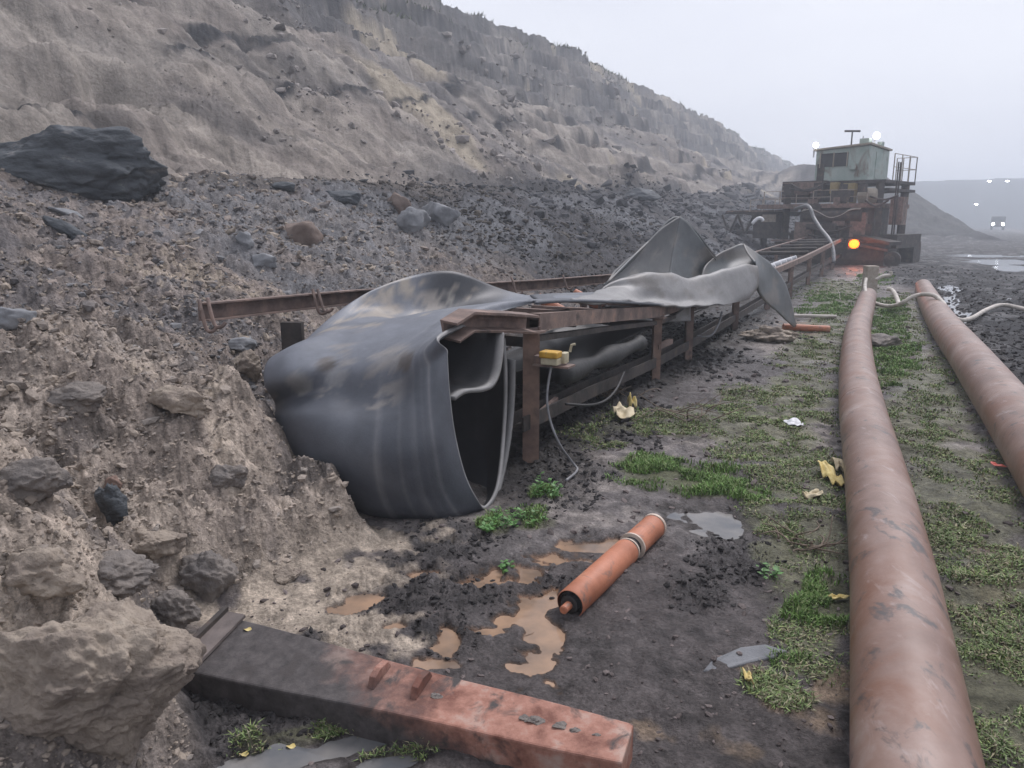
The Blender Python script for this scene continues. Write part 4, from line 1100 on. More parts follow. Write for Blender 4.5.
# return run of the belt, sagging inside the frame
RB = []
for s_ in (4.3, 4.9, 5.6, 6.4, 7.2, 8.2, 9.5, 11, 13):
    RB.append([C(s_, 2.36 + 0.08 * math.sin(s_ * 2.1) + (p_ - 0) * 1.0, 0.46 + 0.09 * math.sin(p_ * 7 + s_ * 1.7) + 0.05 * math.sin(s_ * 3) - 0.05 * p_) for p_ in (0, 0.18, 0.36, 0.55, 0.75, 0.95)])
rbv, rbf = surf(RB, 5, 5)
tag(obj('conveyor_belt', (rbv, rbf), M['rubber'], None, True, np.tile(np.array([0.02, 0.0195, 0.019]), (len(rbv), 1)), thick=0.02), 'rumpled lower run of belt sagging inside the dark conveyor frame', 'conveyor belt')
rl = [P(566, 384, 5.55), P(590, 370, 5.9), P(612, 358, 6.3), P(636, 344, 6.7)]
tag(obj('rubber_strip', MB().tube(crom([P(560, 375, 5.5), P(590, 364, 6.0), P(612, 355, 6.4), P(640, 343, 6.9)], 6), [0.075 + 0.02 * math.sin(k_ * 0.7) for k_ in range(19)], 12), M['black'], smooth=True), 'rolled rubber strip lying along the inside of the frame behind the switch', 'rubber strip')

# ------------------------------------------------------------------ pipelines
def pipe(name, pts, rad, label, seams):
    path = crom(pts, 10)
    n = 40
    o = obj(name, MB().tube(path, rad, n), M['pipe'], None, smooth=True)
    o.modifiers.new('es', 'EDGE_SPLIT').split_angle = math.radians(60)
    tag(o, label, 'pipe', 'rusty pipes running along the path')
    L = len(path)
    for f in seams:
        i = int(f * (L - 1)); i = min(max(i, 1), L - 2)
        a_ = path[i]; d = (path[i + 1] - path[i - 1]).normalized()
        obj('weld_seam', MB().tube([a_ - d * 0.012, a_ - d * 0.004, a_ + d * 0.004, a_ + d * 0.012], [rad - 0.002, rad + 0.002, rad + 0.002, rad - 0.002], n, False), M['pipe'], o, smooth=True)
    return o
def pc(px, py, z): return G(px, py, z)
R1 = 0.165
pa_, pb_ = pc(916, 768, 0.155), pc(901, 640, 0.165)
back_ = (pa_ - pb_).normalized()
path1 = [pa_ + back_ * 1.6, pa_ + back_ * 0.8, pc(916, 768, 0.155), pc(901, 640, 0.165), pc(891, 563, 0.18), pc(875, 472, 0.19), pc(862, 408, 0.19), pc(857, 365, 0.17), pc(858, 330, 0.15), pc(865, 306, 0.13), pc(868, 296, 0.12)]
pipe('pipeline', path1, R1, 'long rusty pipe left of the two, running up the middle of the path', (0.60,))
R2 = 0.195
path2 = [pc(1260, 760, 0.17), pc(1167, 640, 0.17), pc(1086, 520, 0.175), pc(1026, 434, 0.18), pc(985, 378, 0.19), pc(967, 354, 0.19), pc(947, 329, 0.18), pc(934, 309, 0.16), pc(926, 294, 0.10), pc(923, 287, 0.0)]
pipe('pipeline', path2, R2, 'thicker rusty pipe on the right side, leaving the frame at the right edge', (0.62,))

# post at the end of the pipes, and the hoses
hp = hit(871, 296)
tag(obj('bollard', MB().box(P(870, 280, hp.y) , (0.26, 0.22, 0.62)), M['concrete'], bevel=0.02), 'squat pale concrete post at the far end of the left pipe', 'bollard')
def hose(pts, r_, mat, label, name='hose'):
    tag(obj(name, MB().tube(crom(pts, 8), r_, 10), mat, smooth=True), label, 'hose')
hose([P(866, 279, 15.6), P(865, 288, 15.2), P(868, 297, 14.6), P(875, 303, 14.2), P(888, 306, 13.6), P(900, 304, 13.0), P(912, 297, 12.9), P(922, 294.5, 12.9), P(934, 295.5, 12.6), P(943, 303, 12.2), P(950, 314, 11.7), P(960, 320, 11.4), P(972, 318, 11.8), P(986, 310, 12.8), P(1002, 305, 13.5), P(1024, 309, 13.0), P(1045, 315, 12.4)], 0.035, M['hose'], 'long pale hose looping from the concrete post over the right pipe')
hose([P(876, 280, 15.3), P(882, 276.5, 15.3), P(890, 275, 15.3), P(891, 271.5, 15.3)], 0.035, M['hose'], 'short pale hose stub beside the concrete post')
hose([P(887, 289, 14.6), P(892, 290, 14.5), P(896, 296, 14.0), P(899, 304.5, 13.2)], 0.038, M['hose'], 'short bent pale hose standing between the two pipes')

# ------------------------------------------------------------------ foreground objects
# loose idler roller
ra, rb_ = G(570, 604, 0.060), G(654, 526, 0.066)
d = (rb_ - ra).normalized(); Lr = (rb_ - ra).length
lr = thing('idler_roller', 'orange painted idler roller lying loose in the muddy puddle', 'roller', (ra.x, ra.y, 0.0))
RRr = 0.062
obj('shell', MB().tube([ra, ra + d * 0.004, ra + d * (Lr * 0.62), ra + d * (Lr * 0.62 + 0.003)], [RRr - 0.004, RRr, RRr, RRr - 0.003], 32, False), M['roller'], lr, smooth=True)
obj('shell', MB().tube([ra + d * (Lr * 0.70), ra + d * (Lr * 0.70 + 0.003), ra + d * (Lr - 0.003), ra + d * Lr], [RRr - 0.002, RRr + 0.001, RRr + 0.001, RRr - 0.003], 32, True), M['roller'], lr, smooth=False)
obj('core', MB().tube([ra + d * 0.02, ra + d * (Lr * 0.72)], RRr - 0.012, 24), M['black'], lr, smooth=False)
for f0, f1, rr0 in ((0.635, 0.645, RRr - 0.002), (0.688, 0.70, RRr + 0.006), (0.985, 1.004, RRr + 0.005)):
    obj('ring', MB().tube([ra + d * (Lr * f0), ra + d * (Lr * f1)], rr0, 32), M['ring'], lr)
obj('end_cap', MB().tube([ra - d * 0.012, ra - d * 0.010, ra + d * 0.03], [RRr * 0.5, RRr * 0.62, RRr * 0.62], 24), M['black'], lr)
obj('shaft', MB().tube([ra - d * 0.062, ra - d * 0.058, ra + d * 0.02], [0.014, 0.018, 0.018], 14), M['roller'], lr)

# big box beam across the foreground
bm_l = G(172, 655, 0.20); bm_r = G(634, 728, 0.16)
bl_ = thing('box_beam', 'heavy steel box beam lying across the foreground, black at one end and rusty red at the other', 'beam', (bm_l.x, bm_l.y, 0))
def beam_mat():
    m, n, l, b = new_mat('beam_paint')
    tc = n.new('ShaderNodeTexCoord')
    sx = n.new('ShaderNodeSeparateXYZ'); l.new(tc.outputs['Object'], sx.inputs[0])
    t = N(n, 'ShaderNodeTexNoise', Scale=6.5, Detail=9, Roughness=0.65); l.new(tc.outputs['Object'], t.inputs['Vector'])
    t3 = N(n, 'ShaderNodeTexNoise', Scale=22, Detail=8, Roughness=0.7); l.new(tc.outputs['Object'], t3.inputs['Vector'])
    r = n.new('ShaderNodeValToRGB')
    r.color_ramp.elements[0].position = 0.40; r.color_ramp.elements[0].color = (0.15, 0.055, 0.036, 1)
    r.color_ramp.elements[1].position = 0.54; r.color_ramp.elements[1].color = (0.34, 0.165, 0.12, 1)
    e = r.color_ramp.elements.new(0.64); e.color = (0.40, 0.28, 0.23, 1)
    l.new(t.outputs['Fac'], r.inputs['Fac'])
    k = n.new('ShaderNodeValToRGB')
    k.color_ramp.elements[0].position = 0.35; k.color_ramp.elements[0].color = (0.035, 0.030, 0.030, 1)
    k.color_ramp.elements[1].position = 0.7; k.color_ramp.elements[1].color = (0.10, 0.088, 0.085, 1)
    l.new(t3.outputs['Fac'], k.inputs['Fac'])
    mr = n.new('ShaderNodeMath'); mr.operation = 'MULTIPLY_ADD'; mr.inputs[1].default_value = 0.6
    l.new(t.outputs['Fac'], mr.inputs[0])
    l.new(sx.outputs['X'], mr.inputs[2])
    zz = n.new('ShaderNodeMath'); zz.operation = 'MULTIPLY_ADD'; zz.inputs[1].default_value = 3.2
    l.new(sx.outputs['Z'], zz.inputs[0]); l.new(mr.outputs[0], zz.inputs[2])
    st2 = n.new('ShaderNodeMapRange'); st2.inputs['From Min'].default_value = 1.20; st2.inputs['From Max'].default_value = 1.58
    l.new(zz.outputs[0], st2.inputs['Value'])
    mx = n.new('ShaderNodeMixRGB'); l.new(st2.outputs[0], mx.inputs['Fac']); l.new(k.outputs[0], mx.inputs['Color1']); l.new(r.outputs[0], mx.inputs['Color2'])
    # splashed mud
    t4 = N(n, 'ShaderNodeTexNoise', Scale=9, Detail=6, Roughness=0.6, Distortion=0.6); l.new(tc.outputs['Object'], t4.inputs['Vector'])
    st3 = n.new('ShaderNodeMapRange'); st3.inputs['From Min'].default_value = 0.54; st3.inputs['From Max'].default_value = 0.66
    l.new(t4.outputs['Fac'], st3.inputs['Value'])
    mx2 = n.new('ShaderNodeMixRGB'); l.new(st3.outputs[0], mx2.inputs['Fac']); l.new(mx.outputs[0], mx2.inputs['Color1']); mx2.inputs['Color2'].default_value = (0.05, 0.042, 0.04, 1)
    l.new(mx2.outputs[0], b.inputs['Base Color'])
    b.inputs['Roughness'].default_value = 0.75
    bp = n.new('ShaderNodeBump'); bp.inputs['Strength'].default_value = 0.5; bp.inputs['Distance'].default_value = 0.008
    l.new(t3.outputs['Fac'], bp.inputs['Height']); l.new(bp.outputs[0], b.inputs['Normal'])
    return m
M['beam'] = beam_mat()
# eight corners: top face far edge / near edge, bottom
tl_f, tl_n = P(228, 616, 2.62), P(176, 668, 2.36)
tr_f, tr_n = P(634, 724, 2.02), P(622, 762, 1.86)
def drop(v, z): return Vector((v.x, v.y, z))
def beam_part(f0, f1, name_):
    a1, a2 = tl_f.lerp(tr_f, f0), tl_n.lerp(tr_n, f0); b1_, b2_ = tl_f.lerp(tr_f, f1), tl_n.lerp(tr_n, f1)
    return a1, a2, b1_, b2_
mb = MB()
secs = 24
ring_pts = []
for k_ in range(secs + 1):
    f = k_ / secs
    a1, a2 = tl_f.lerp(tr_f, f), tl_n.lerp(tr_n, f)
    nout = (a2 - a1); nout.z = 0; nout.normalize()
    mb_sh = 0.004 * math.sin(f * 9)
    zb = -0.04
    ring_pts.append([a1 + Vector((0, 0, mb_sh)), a2 + Vector((0, 0, -mb_sh)), drop(a2 + nout * 0.0, zb), drop(a1, zb)])
vs = [q for r_ in ring_pts for q in r_]
fs = []
for k_ in range(secs):
    for j_ in range(4):
        fs.append((k_ * 4 + j_, k_ * 4 + (j_ + 1) % 4, (k_ + 1) * 4 + (j_ + 1) % 4, (k_ + 1) * 4 + j_))
fs += [(3, 2, 1, 0), tuple(secs * 4 + j_ for j_ in range(4))]
obj('beam_body', MB().add(vs, fs), M['beam'], bl_, bevel=0.007)
# flange standing at the buried end
dl = (tl_f - tr_f).normalized(); ac = (tl_n - tl_f)
fl = MB()
e0, e1 = tl_f - ac * 0.02, tl_n + ac * 0.06
fl.add([e0 + dl * 0.0 + Vector((0, 0, 0.035)), e1 + Vector((0, 0, 0.04)), e1 + Vector((0, 0, -0.07)), e0 + Vector((0, 0, -0.06)),
        e0 + dl * 0.02 + Vector((0, 0, 0.035)), e1 + dl * 0.02 + Vector((0, 0, 0.04)), e1 + dl * 0.02 + Vector((0, 0, -0.07)), e0 + dl * 0.02 + Vector((0, 0, -0.06))],
       [(0, 1, 2, 3), (7, 6, 5, 4), (0, 4, 5, 1), (1, 5, 6, 2), (2, 6, 7, 3), (3, 7, 4, 0)])
obj('end_plate', fl, M['dark_steel'], bl_)
for f, w_ in ((0.46, 0.12), (0.56, 0.12)):
    q = tl_f.lerp(tr_f, f).lerp(tl_n.lerp(tr_n, f), 0.42)
    ax = (tl_n.lerp(tr_n, f) - tl_f.lerp(tr_f, f)).normalized()
    along = -dl
    m_ = MB()
    prof = [(-0.07, 0.0), (-0.05, 0.03), (0.0, 0.042), (0.04, 0.035), (0.055, 0.0)]
    vs = [q + ax * a_ + along * t_ + Vector((0, 0, b_)) for t_ in (-0.012, 0.012) for a_, b_ in prof]
    n_ = len(prof)
    fs = [tuple(range(n_ - 1, -1, -1)), tuple(range(n_, 2 * n_))] + [(j_, (j_ + 1) % n_, n_ + (j_ + 1) % n_, n_ + j_) for j_ in range(n_)]
    obj('lug', m_.add(vs, fs), M['beam'], bl_, bevel=0.003)
obj('cover_plate', MB().bar(e0 - dl * 0.035 + Vector((0, 0, 0.012)), e1 - dl * 0.035 + Vector((0, 0, 0.012)), 0.085, 0.012), M['mudsteel'], bl_)
# weld bead along the top and mud dollops
for k_, (px_, py_, r_) in enumerate(((556, 735, 0.02), (575, 738, 0.016), (590, 742, 0.012), (545, 732, 0.014), (545, 740, 0.01), (460, 710, 0.014), (608, 742, 0.008))):
    f = (px_ - 200) / 434.0
    q = tl_f.lerp(tr_f, f).lerp(tl_n.lerp(tr_n, f), 0.5)
    rk = rock('mud_lump', (q.x, q.y, q.z + 0.0), (r_ * 1.6, r_, r_ * 0.5), M['darkclay'], ['large dark mud smear near the red end of the beam', 'second mud smear near the red end of the beam', 'third small mud smear near the red end of the beam', 'dark mud lump left of the large smear on the beam', 'mud crumb in front of the large smear on the beam', 'mud lump beside the right lug of the beam', 'tiny mud crumb nearest the red end of the beam'][k_], cat='mud lump', seed=60 + k_, sub=3, rough=0.5)

# slab of stone and debris right of the roller
sl0 = [G(702, 676, 0.02), G(712, 664, 0.035), G(740, 650, 0.045), G(765, 646, 0.045), G(788, 652, 0.04), G(772, 660, 0.03), G(745, 668, 0.025), G(720, 675, 0.02)]
sl = [Vector((v.x, v.y, hz(v.x, v.y) * 0.5 + v.z * 0.5 + 0.012)) for v in sl0]
nsl = len(sl)
vs = [v for v in sl] + [v - Vector((0, 0, 0.05)) for v in sl]
fs = [tuple(range(nsl - 1, -1, -1)), tuple(range(nsl, 2 * nsl))] + [(j_, (j_ + 1) % nsl, nsl + (j_ + 1) % nsl, nsl + j_) for j_ in range(nsl)]
tag(obj('stone_slab', (vs, fs), M['greystone'], bevel=0.006), 'thin pointed grey stone slab in the mud left of the long pipe', 'stone')

def crumple(name, px, py, w, h_, mat, label, cat, seed, folds=6, thick=0.004, lift=0.02):
    c = hit(px, py); r = random.Random(seed); g = []
    for i in range(folds):
        row = []
        for j in range(folds):
            a_ = (j / (folds - 1) - 0.5) * w + r.uniform(-.2, .2) * w / folds; b_ = (i / (folds - 1) - 0.5) * h_ + r.uniform(-.3, .3) * h_ / folds
            row.append(Vector((c.x + a_, c.y + b_, hz(c.x + a_, c.y + b_) + 0.012 + r.uniform(0, lift))))
        g.append(row)
    return tag(obj(name, surf(g, 3, 3), mat, smooth=True, thick=thick), label, cat)
crumple('plastic_scrap', 832, 482, 0.09, 0.32, M['rag'], 'crumpled yellow plastic scrap leaning by the left pipe', 'scrap', 1, lift=0.06)
crumple('plastic_scrap', 838, 470, 0.07, 0.14, M['rag_pale'], 'cream torn scrap just behind the yellow one by the pipe', 'scrap', 2, lift=0.06)
crumple('plastic_scrap', 812, 499, 0.10, 0.07, M['rag_pale'], 'small pale scrap left of the yellow plastic scrap', 'scrap', 3, lift=0.03)
crumple('plastic_scrap', 838, 603, 0.07, 0.05, M['rag'], 'flat straw yellow scrap against the side of the pipe', 'scrap', 4, lift=0.02)
crumple('plastic_scrap', 748, 684, 0.022, 0.06, M['rag'], 'bright yellow curled strip near the stone slab', 'scrap', 5, folds=4, lift=0.03)
crumple('plastic_scrap', 999, 468, 0.085, 0.05, M['red'], 'small red plastic shard beside the right pipe', 'scrap', 6, folds=4, lift=0.015)
crumple('plastic_scrap', 624, 415, 0.16, 0.3, M['rag_pale'], 'dry tan bark scrap in the grass behind the first post', 'scrap', 7, lift=0.06)
crumple('plastic_scrap', 632, 407, 0.07, 0.12, M['rag'], 'orange tan husk upright among the dry twigs', 'scrap', 8, lift=0.10)
crumple('plastic_scrap', 793, 425, 0.12, 0.12, M['white'], 'whitish scrap on the mud in front of the far pipe bend', 'scrap', 9, lift=0.03)
for k_, (px_, py_, lb) in enumerate(((404, 645, 'yellow leaf'), (258, 634, 'tiny yellow leaf on the black end of the beam'), (291, 749, 'yellow leaf lying in the bottom puddle'), (244, 757, 'faded leaf at the left rim of the bottom puddle'))):
    if k_ == 0: continue
    if k_ == 1:
        c_ = tl_f.lerp(tr_f, 0.08).lerp(tl_n.lerp(tr_n, 0.08), 0.15)
    else:
        c_ = hit(px_, py_); c_.z = max(c_.z, -0.012) + 0.004
    vs = [c_ + Vector((math.cos(a_) * 0.016 * (1 if i_ % 2 == 0 else 0.8), math.sin(a_) * 0.011, 0.004 + 0.004 * math.sin(a_ * 2))) for i_, a_ in enumerate([i2 * math.pi / 4 for i2 in range(8)])]
    tag(obj('leaf', (vs, [tuple(range(8))]), M['rag'], thick=0.001), lb, 'leaf')

# twigs
def twigs(px, py, n, L, mat, label, seed):
    c = hit(px, py); r = random.Random(seed); mb = MB()
    for k_ in range(n):
        a_ = c + Vector((r.uniform(-L * .4, L * .4), r.uniform(-L * .4, L * .4), 0.01)); az_ = r.uniform(0, 6.28); l_ = L * r.uniform(0.4, 1)
        mb.tube(crom([a_, a_ + Vector((math.cos(az_) * l_ * .5, math.sin(az_) * l_ * .5, r.uniform(.02, .3) * l_)), a_ + Vector((math.cos(az_ + .4) * l_, math.sin(az_ + .4) * l_, r.uniform(0, .6) * l_))], 4), [0.006 - 0.0005 * i_ for i_ in range(9)], 5)
    return tag(obj('dead_branch', mb, mat, smooth=True), label, 'branch')
twigs(612, 398, 14, 0.45, M['twig'], 'tangled dry branch under the lower rail of the conveyor', 1)
twigs(690, 418, 12, 0.5, M['twig'], 'dead branch lying in the grass before the second post', 2)
twigs(800, 545, 16, 0.22, M['twig'], 'small heap of dry twigs against the left pipe', 3)
twigs(845, 300, 6, 0.8, M['hose'], 'pale dry sticks on the grass by the end of the left pipe', 4)

# weeds with small round leaves by the open belt end
def weed(px, py, n, h_, label, seed, spread=0.07):
    c = hit(px, py); r = random.Random(seed)
    w_ = thing('weed', label, 'weed', (c.x, c.y, c.z))
    stem = MB(); lf = MB()
    for k_ in range(n):
        az_ = r.uniform(0, 6.28); q = c + Vector((math.cos(az_) * r.uniform(0, spread), math.sin(az_) * r.uniform(0, spread), -0.01))
        tp_ = q + Vector((math.cos(az_) * spread * .5, math.sin(az_) * spread * .5, h_ * r.uniform(.5, 1)))
        stem.tube([q, q.lerp(tp_, .5), tp_], [0.003, 0.0025, 0.0015], 5)
        for j_ in range(7):
            b_ = q.lerp(tp_, 0.3 + 0.7 * j_ / 6); a2_ = r.uniform(0, 6.28); l_ = r.uniform(0.018, 0.034)
            dx_ = Vector((math.cos(a2_), math.sin(a2_), r.uniform(-.1, .5))); sd_ = Vector((-math.sin(a2_), math.cos(a2_), 0))
            lf.add([b_, b_ + dx_ * l_ * .5 + sd_ * l_ * .38, b_ + dx_ * l_, b_ + dx_ * l_ * .5 - sd_ * l_ * .38], [(0, 1, 2, 3)])
    obj('stem', stem, M['leafm'], w_); obj('leaves', lf, M['leafm'], w_)
weed(545, 497, 12, 0.13, 'leafy green weed at the foot of the first post', 1)
weed(520, 522, 14, 0.08, 'low spreading weed right of the open belt end', 2, 0.1)
weed(493, 528, 10, 0.06, 'small weed just in front of the open belt end', 3, 0.07)
weed(505, 570, 5, 0.05, 'tiny weed by the orange puddle', 4, 0.03)
weed(768, 575, 6, 0.06, 'tiny weed left of the twig heap', 5, 0.04)

# far bits between belt and pipes
q0, q1 = hit(783, 330), hit(829, 332)
tag(obj('steel_tube', MB().tube([q0 + Vector((0, 0, 0.04)), q1 + Vector((0, 0, 0.04))], 0.05, 14), M['roller']), 'orange steel tube on the ground at the tip of the hanging belt', 'tube')
q0, q1 = hit(790, 318), hit(836, 319)
tag(obj('steel_tube', MB().tube([q0 + Vector((0, 0, 0.04)), q1 + Vector((0, 0, 0.04))], 0.03, 10), M['hose']), 'thin pale tube lying behind the orange tube', 'tube')
rock_at('soil_heap', 778, 336, (30, 22, 9), M['clay'], 'low tan soil heap below the hanging belt tip', cat='soil heap', seed=71, sub=5, rough=0.4, fine=0.15)
rock_at('soil_heap', 880, 343, (24, 26, 10), M['darkclay'], 'dark ash heap in the grass between the two pipes', cat='soil heap', seed=72, sub=5, rough=0.3)

# ------------------------------------------------------------------ drive station at the end of the conveyor
MX = P(850, 240, 31.0); MX.z = 0
MA = math.radians(45)
def ML(x_, y_, z_):      # local: x right, y away, z up
    x_, y_ = x_ * 0.82, y_ * 0.82
    z_ = z_ if z_ < 2.5 else 2.5 + (z_ - 2.5) * 0.82
    return Vector((MX.x + x_ * math.cos(MA) + y_ * math.sin(MA), MX.y - x_ * math.sin(MA) + y_ * math.cos(MA), z_))
MR = Matrix.Rotation(-MA, 3, 'Z')
mc = thing('drive_station', 'large rusty conveyor drive station with a pale green cabin on top', 'mining machine', (MX.x, MX.y, 0))
def mbx(name, c, size, mat, parent=None, bevel=0.0, label=None):
    h_ = [q / 2 for q in size]
    vs = [ML(c[0] + a_ * h_[0], c[1] + b_ * h_[1], c[2] + d_ * h_[2]) for d_ in (-1, 1) for b_ in (-1, 1) for a_ in (-1, 1)]
    return obj(name, MB().add(vs, [(0, 2, 3, 1), (4, 5, 7, 6), (0, 1, 5, 4), (2, 6, 7, 3), (0, 4, 6, 2), (1, 3, 7, 5)]), M[mat], parent or mc, bevel=bevel, label=label)
# cabin
cab = obj('cabin', MB().add([ML(*q) for q in ((-1.5, -1.2, 3.3), (1.0, -1.2, 3.3), (1.0, 1.3, 3.3), (-1.5, 1.3, 3.3), (-1.5, -1.2, 4.72), (1.0, -1.2, 4.86), (1.0, 1.3, 4.72), (-1.5, 1.3, 4.66))],
          [(0, 3, 2, 1), (4, 5, 6, 7), (0, 1, 5, 4), (1, 2, 6, 5), (2, 3, 7, 6), (3, 0, 4, 7)]), M['green_cab'], mc, bevel=0.03)
obj('roof', MB().add([ML(*q) for q in ((-1.6, -1.3, 4.74), (1.08, -1.3, 4.88), (1.08, 1.4, 4.74), (-1.6, 1.4, 4.68), (-1.6, -1.3, 4.82), (1.08, -1.3, 4.96), (1.08, 1.4, 4.82), (-1.6, 1.4, 4.76))],
    [(0, 3, 2, 1), (4, 5, 6, 7), (0, 1, 5, 4), (1, 2, 6, 5), (2, 3, 7, 6), (3, 0, 4, 7)]), M['beige'], cab)
for xw in (-0.85, -0.25, 0.0):
    pass
mbx('window', (-0.62, -1.215, 4.28), (1.35, 0.03, 0.62), 'glass', cab)
for xw in (-1.26, -0.62, 0.02):
    mbx('window_frame', (xw, -1.24, 4.28), (0.05, 0.03, 0.68), 'beige', cab)
mbx('door', (-1.2, -1.23, 3.72), (0.34, 0.04, 0.8), 'dark_steel', cab)
mbx('side_panel', (1.015, 0.1, 4.0), (0.03, 1.0, 1.2), 'green_cab', cab)
mbx('vent_box', (0.55, -0.6, 5.08), (0.42, 0.4, 0.24), 'green_cab', cab)
mbx('vent_box', (0.95, 0.2, 4.98), (0.2, 0.3, 0.2), 'green_cab', cab)
mbx('wall_unit', (0.35, -1.3, 3.92), (0.34, 0.16, 0.26), 'green_cab', cab)
ap = ML(-0.35, 0, 4.8)
obj('antenna', MB().tube([ap, ap + Vector((0, 0, 0.72))], 0.03, 8).bar(ap + Vector((-0.3, 0, 0.7)), ap + Vector((0.3, 0, 0.7)), 0.07, 0.07), M['dark_steel'], cab)
ap = ML(0.1, 0.2, 4.8)
obj('antenna', MB().tube([ap, ap + Vector((0, 0, 0.5))], 0.015, 6), M['dark_steel'], cab)
# housings, decks
mbx('housing', (-1.75, -1.1, 2.85), (2.0, 1.6, 0.95), 'dark_steel')
for zz_ in (2.5, 2.7, 2.9, 3.1, 3.25):
    mbx('louvre', (-1.75, -1.93, zz_), (1.9, 0.05, 0.05), 'rust')
mbx('deck', (-0.15, 0.1, 3.2), (4.4, 3.9, 0.14), 'dark_steel')
mbx('deck', (1.1, 0.3, 2.85), (2.0, 3.4, 0.12), 'dark_steel')
mbx('deck', (-0.8, -0.5, 2.2), (5.6, 4.4, 0.16), 'rust')
mbx('deck', (-3.6, -0.9, 1.95), (2.2, 1.4, 0.12), 'dark_steel')
for xp, yp in ((-2.4, -2.0), (-1.0, -2.3), (0.4, -2.3), (1.9, -2.0), (1.9, 1.2), (-2.4, 1.2), (-3.9, -1.2)):
    obj('column', MB().bar(ML(xp, yp, -0.2), ML(xp, yp, 3.1 if xp > -3 else 1.95), 0.22, 0.22, Vector((0, 1, 0))), M['dark_steel'], mc)
mbx('transformer_box', (0.55, -1.9, 2.72), (0.5, 0.4, 0.85), 'oldyellow', label='faded yellow box below the cabin')
mbx('motor', (-0.1, -2.05, 2.95), (0.35, 0.3, 0.5), 'oldyellow', label='small yellow unit left of the yellow box')
mg = ML(1.45, -1.9, 2.55)
obj('motor', MB().tube([mg + MR @ Vector((-0.38, 0, 0)), mg + MR @ Vector((-0.33, 0, 0)), mg + MR @ Vector((0.33, 0, 0)), mg + MR @ Vector((0.38, 0, 0))], [0.22, 0.3, 0.3, 0.22], 18), M['beige'], mc)
mbx('cabinet', (2.5, -1.2, 2.0), (0.55, 0.6, 1.0), 'rust', label='brown upright cabinet on the right of the station')
mbx('engine_block', (0.2, -1.5, 1.55), (3.4, 1.8, 1.1), 'dark_steel')
mbx('gearbox', (1.3, -2.3, 1.5), (0.7, 0.6, 0.9), 'rust')
mbx('gearbox', (-1.2, -2.3, 1.2), (0.9, 0.6, 0.8), 'rust')
dr = ML(0.1, -2.4, 1.85)
obj('drum', MB().tube([dr + MR @ Vector((-1.1, 0, 0)), dr + MR @ Vector((1.1, 0, 0))], 0.28, 20), M['dark_steel'], mc)
tarp = surf([[ML(-1.3 + 0.45 * i_, -2.75 + 0.2 * j_, 2.08 - 0.08 * j_ + 0.16 * math.sin(i_ * 1.3 + 0.5) - (0.16 if j_ == 0 else 0)) for i_ in range(7)] for j_ in range(3)], 3, 4)
obj('tarpaulin', tarp, M['hose'], mc, smooth=True, thick=0.02)
# crawler pontoons
for yc in (-2.2, 1.6):
    tk = obj('crawler', MB().sweep([ML(-2.6, yc, 0.42), ML(2.6, yc, 0.42)], [(-0.35, -0.45), (0.35, -0.45), (0.42, -0.2), (0.42, 0.2), (0.35, 0.42), (-0.35, 0.42), (-0.42, 0.2), (-0.42, -0.2)]), M['dark_steel'], mc)
    for k_ in range(12):
        obj('track_shoe', MB().box(ML(-2.5 + 0.43 * k_, yc, 0.885), (0.36, 0.9, 0.06), MR), M['rust'], tk)
mbx('base_frame', (0.3, -0.3, 0.9), (5.0, 3.2, 0.5), 'dark_steel')
obj('chute', MB().bar(ML(1.4, -2.6, 1.1), ML(3.1, -2.9, 0.85), 0.8, 0.12).bar(ML(1.4, -2.6, 0.8), ML(3.0, -2.9, 0.6), 0.6, 0.10), M['dark_steel'], mc)
rl_ = ML(3.1, -3.1, 0.3)
obj('cable_reel', MB().tube([rl_ + Vector((-0.12, -0.22, 0)), rl_ + Vector((0.12, 0.22, 0))], 0.27, 18).tube([rl_ + Vector((-0.2, -0.3, 0)), rl_ + Vector((0.2, 0.3, 0))], 0.12, 10), M['dark_steel'], mc)
rq = random.Random(5)
for k_ in range(16):
    mbx('equipment_box', (rq.uniform(-2.2, 2.0), rq.uniform(-2.75, -2.3), rq.uniform(0.9, 3.0)), (rq.uniform(0.25, 0.9), rq.uniform(0.2, 0.5), rq.uniform(0.15, 0.5)), rq.choice(['dark_steel', 'dark_steel', 'rust']))
for k_ in range(6):
    a_ = ML(rq.uniform(-2.5, 2.0), -2.9, rq.uniform(1.0, 3.2)); b_ = a_ + MR @ Vector((rq.uniform(0.6, 1.8), 0, 0)); 
    obj('pipework', MB().tube(crom([a_, a_.lerp(b_, 0.5) - Vector((0, 0, rq.uniform(0.05, 0.35))), b_], 6), 0.04, 6), M['dark_steel'], mc, smooth=True)
# railings and ladder
def railing(pts, h_=0.95, n_=4):
    mb = MB()
    for a_, b_ in zip(pts[:-1], pts[1:]):
        a_, b_ = ML(*a_), ML(*b_)
        for hh in (h_, h_ * .5): mb.tube([a_ + Vector((0, 0, hh)), b_ + Vector((0, 0, hh))], 0.014, 6)
        for k_ in range(n_ + 1):
            q_ = a_.lerp(b_, k_ / n_); mb.tube([q_, q_ + Vector((0, 0, h_))], 0.022, 6)
    return obj('railing', mb, M['concrete'], mc)
railing([(1.15, 1.95, 3.27), (2.05, 1.95, 3.27), (2.05, -1.0, 3.27)], 0.95, 3)
railing([(-4.6, -1.5, 2.0), (-2.6, -1.5, 2.0)], 0.5, 3)
railing([(-3.3, -2.6, 2.28), (1.6, -2.6, 2.28)], 0.5, 6)
obj('ladder', MB().tube([ML(2.5, -1.75, 0.2), ML(2.5, -1.75, 4.0)], 0.03, 6).tube([ML(2.5, -1.5, 0.2), ML(2.5, -1.5, 4.0)], 0.03, 6), M['dark_steel'], mc)
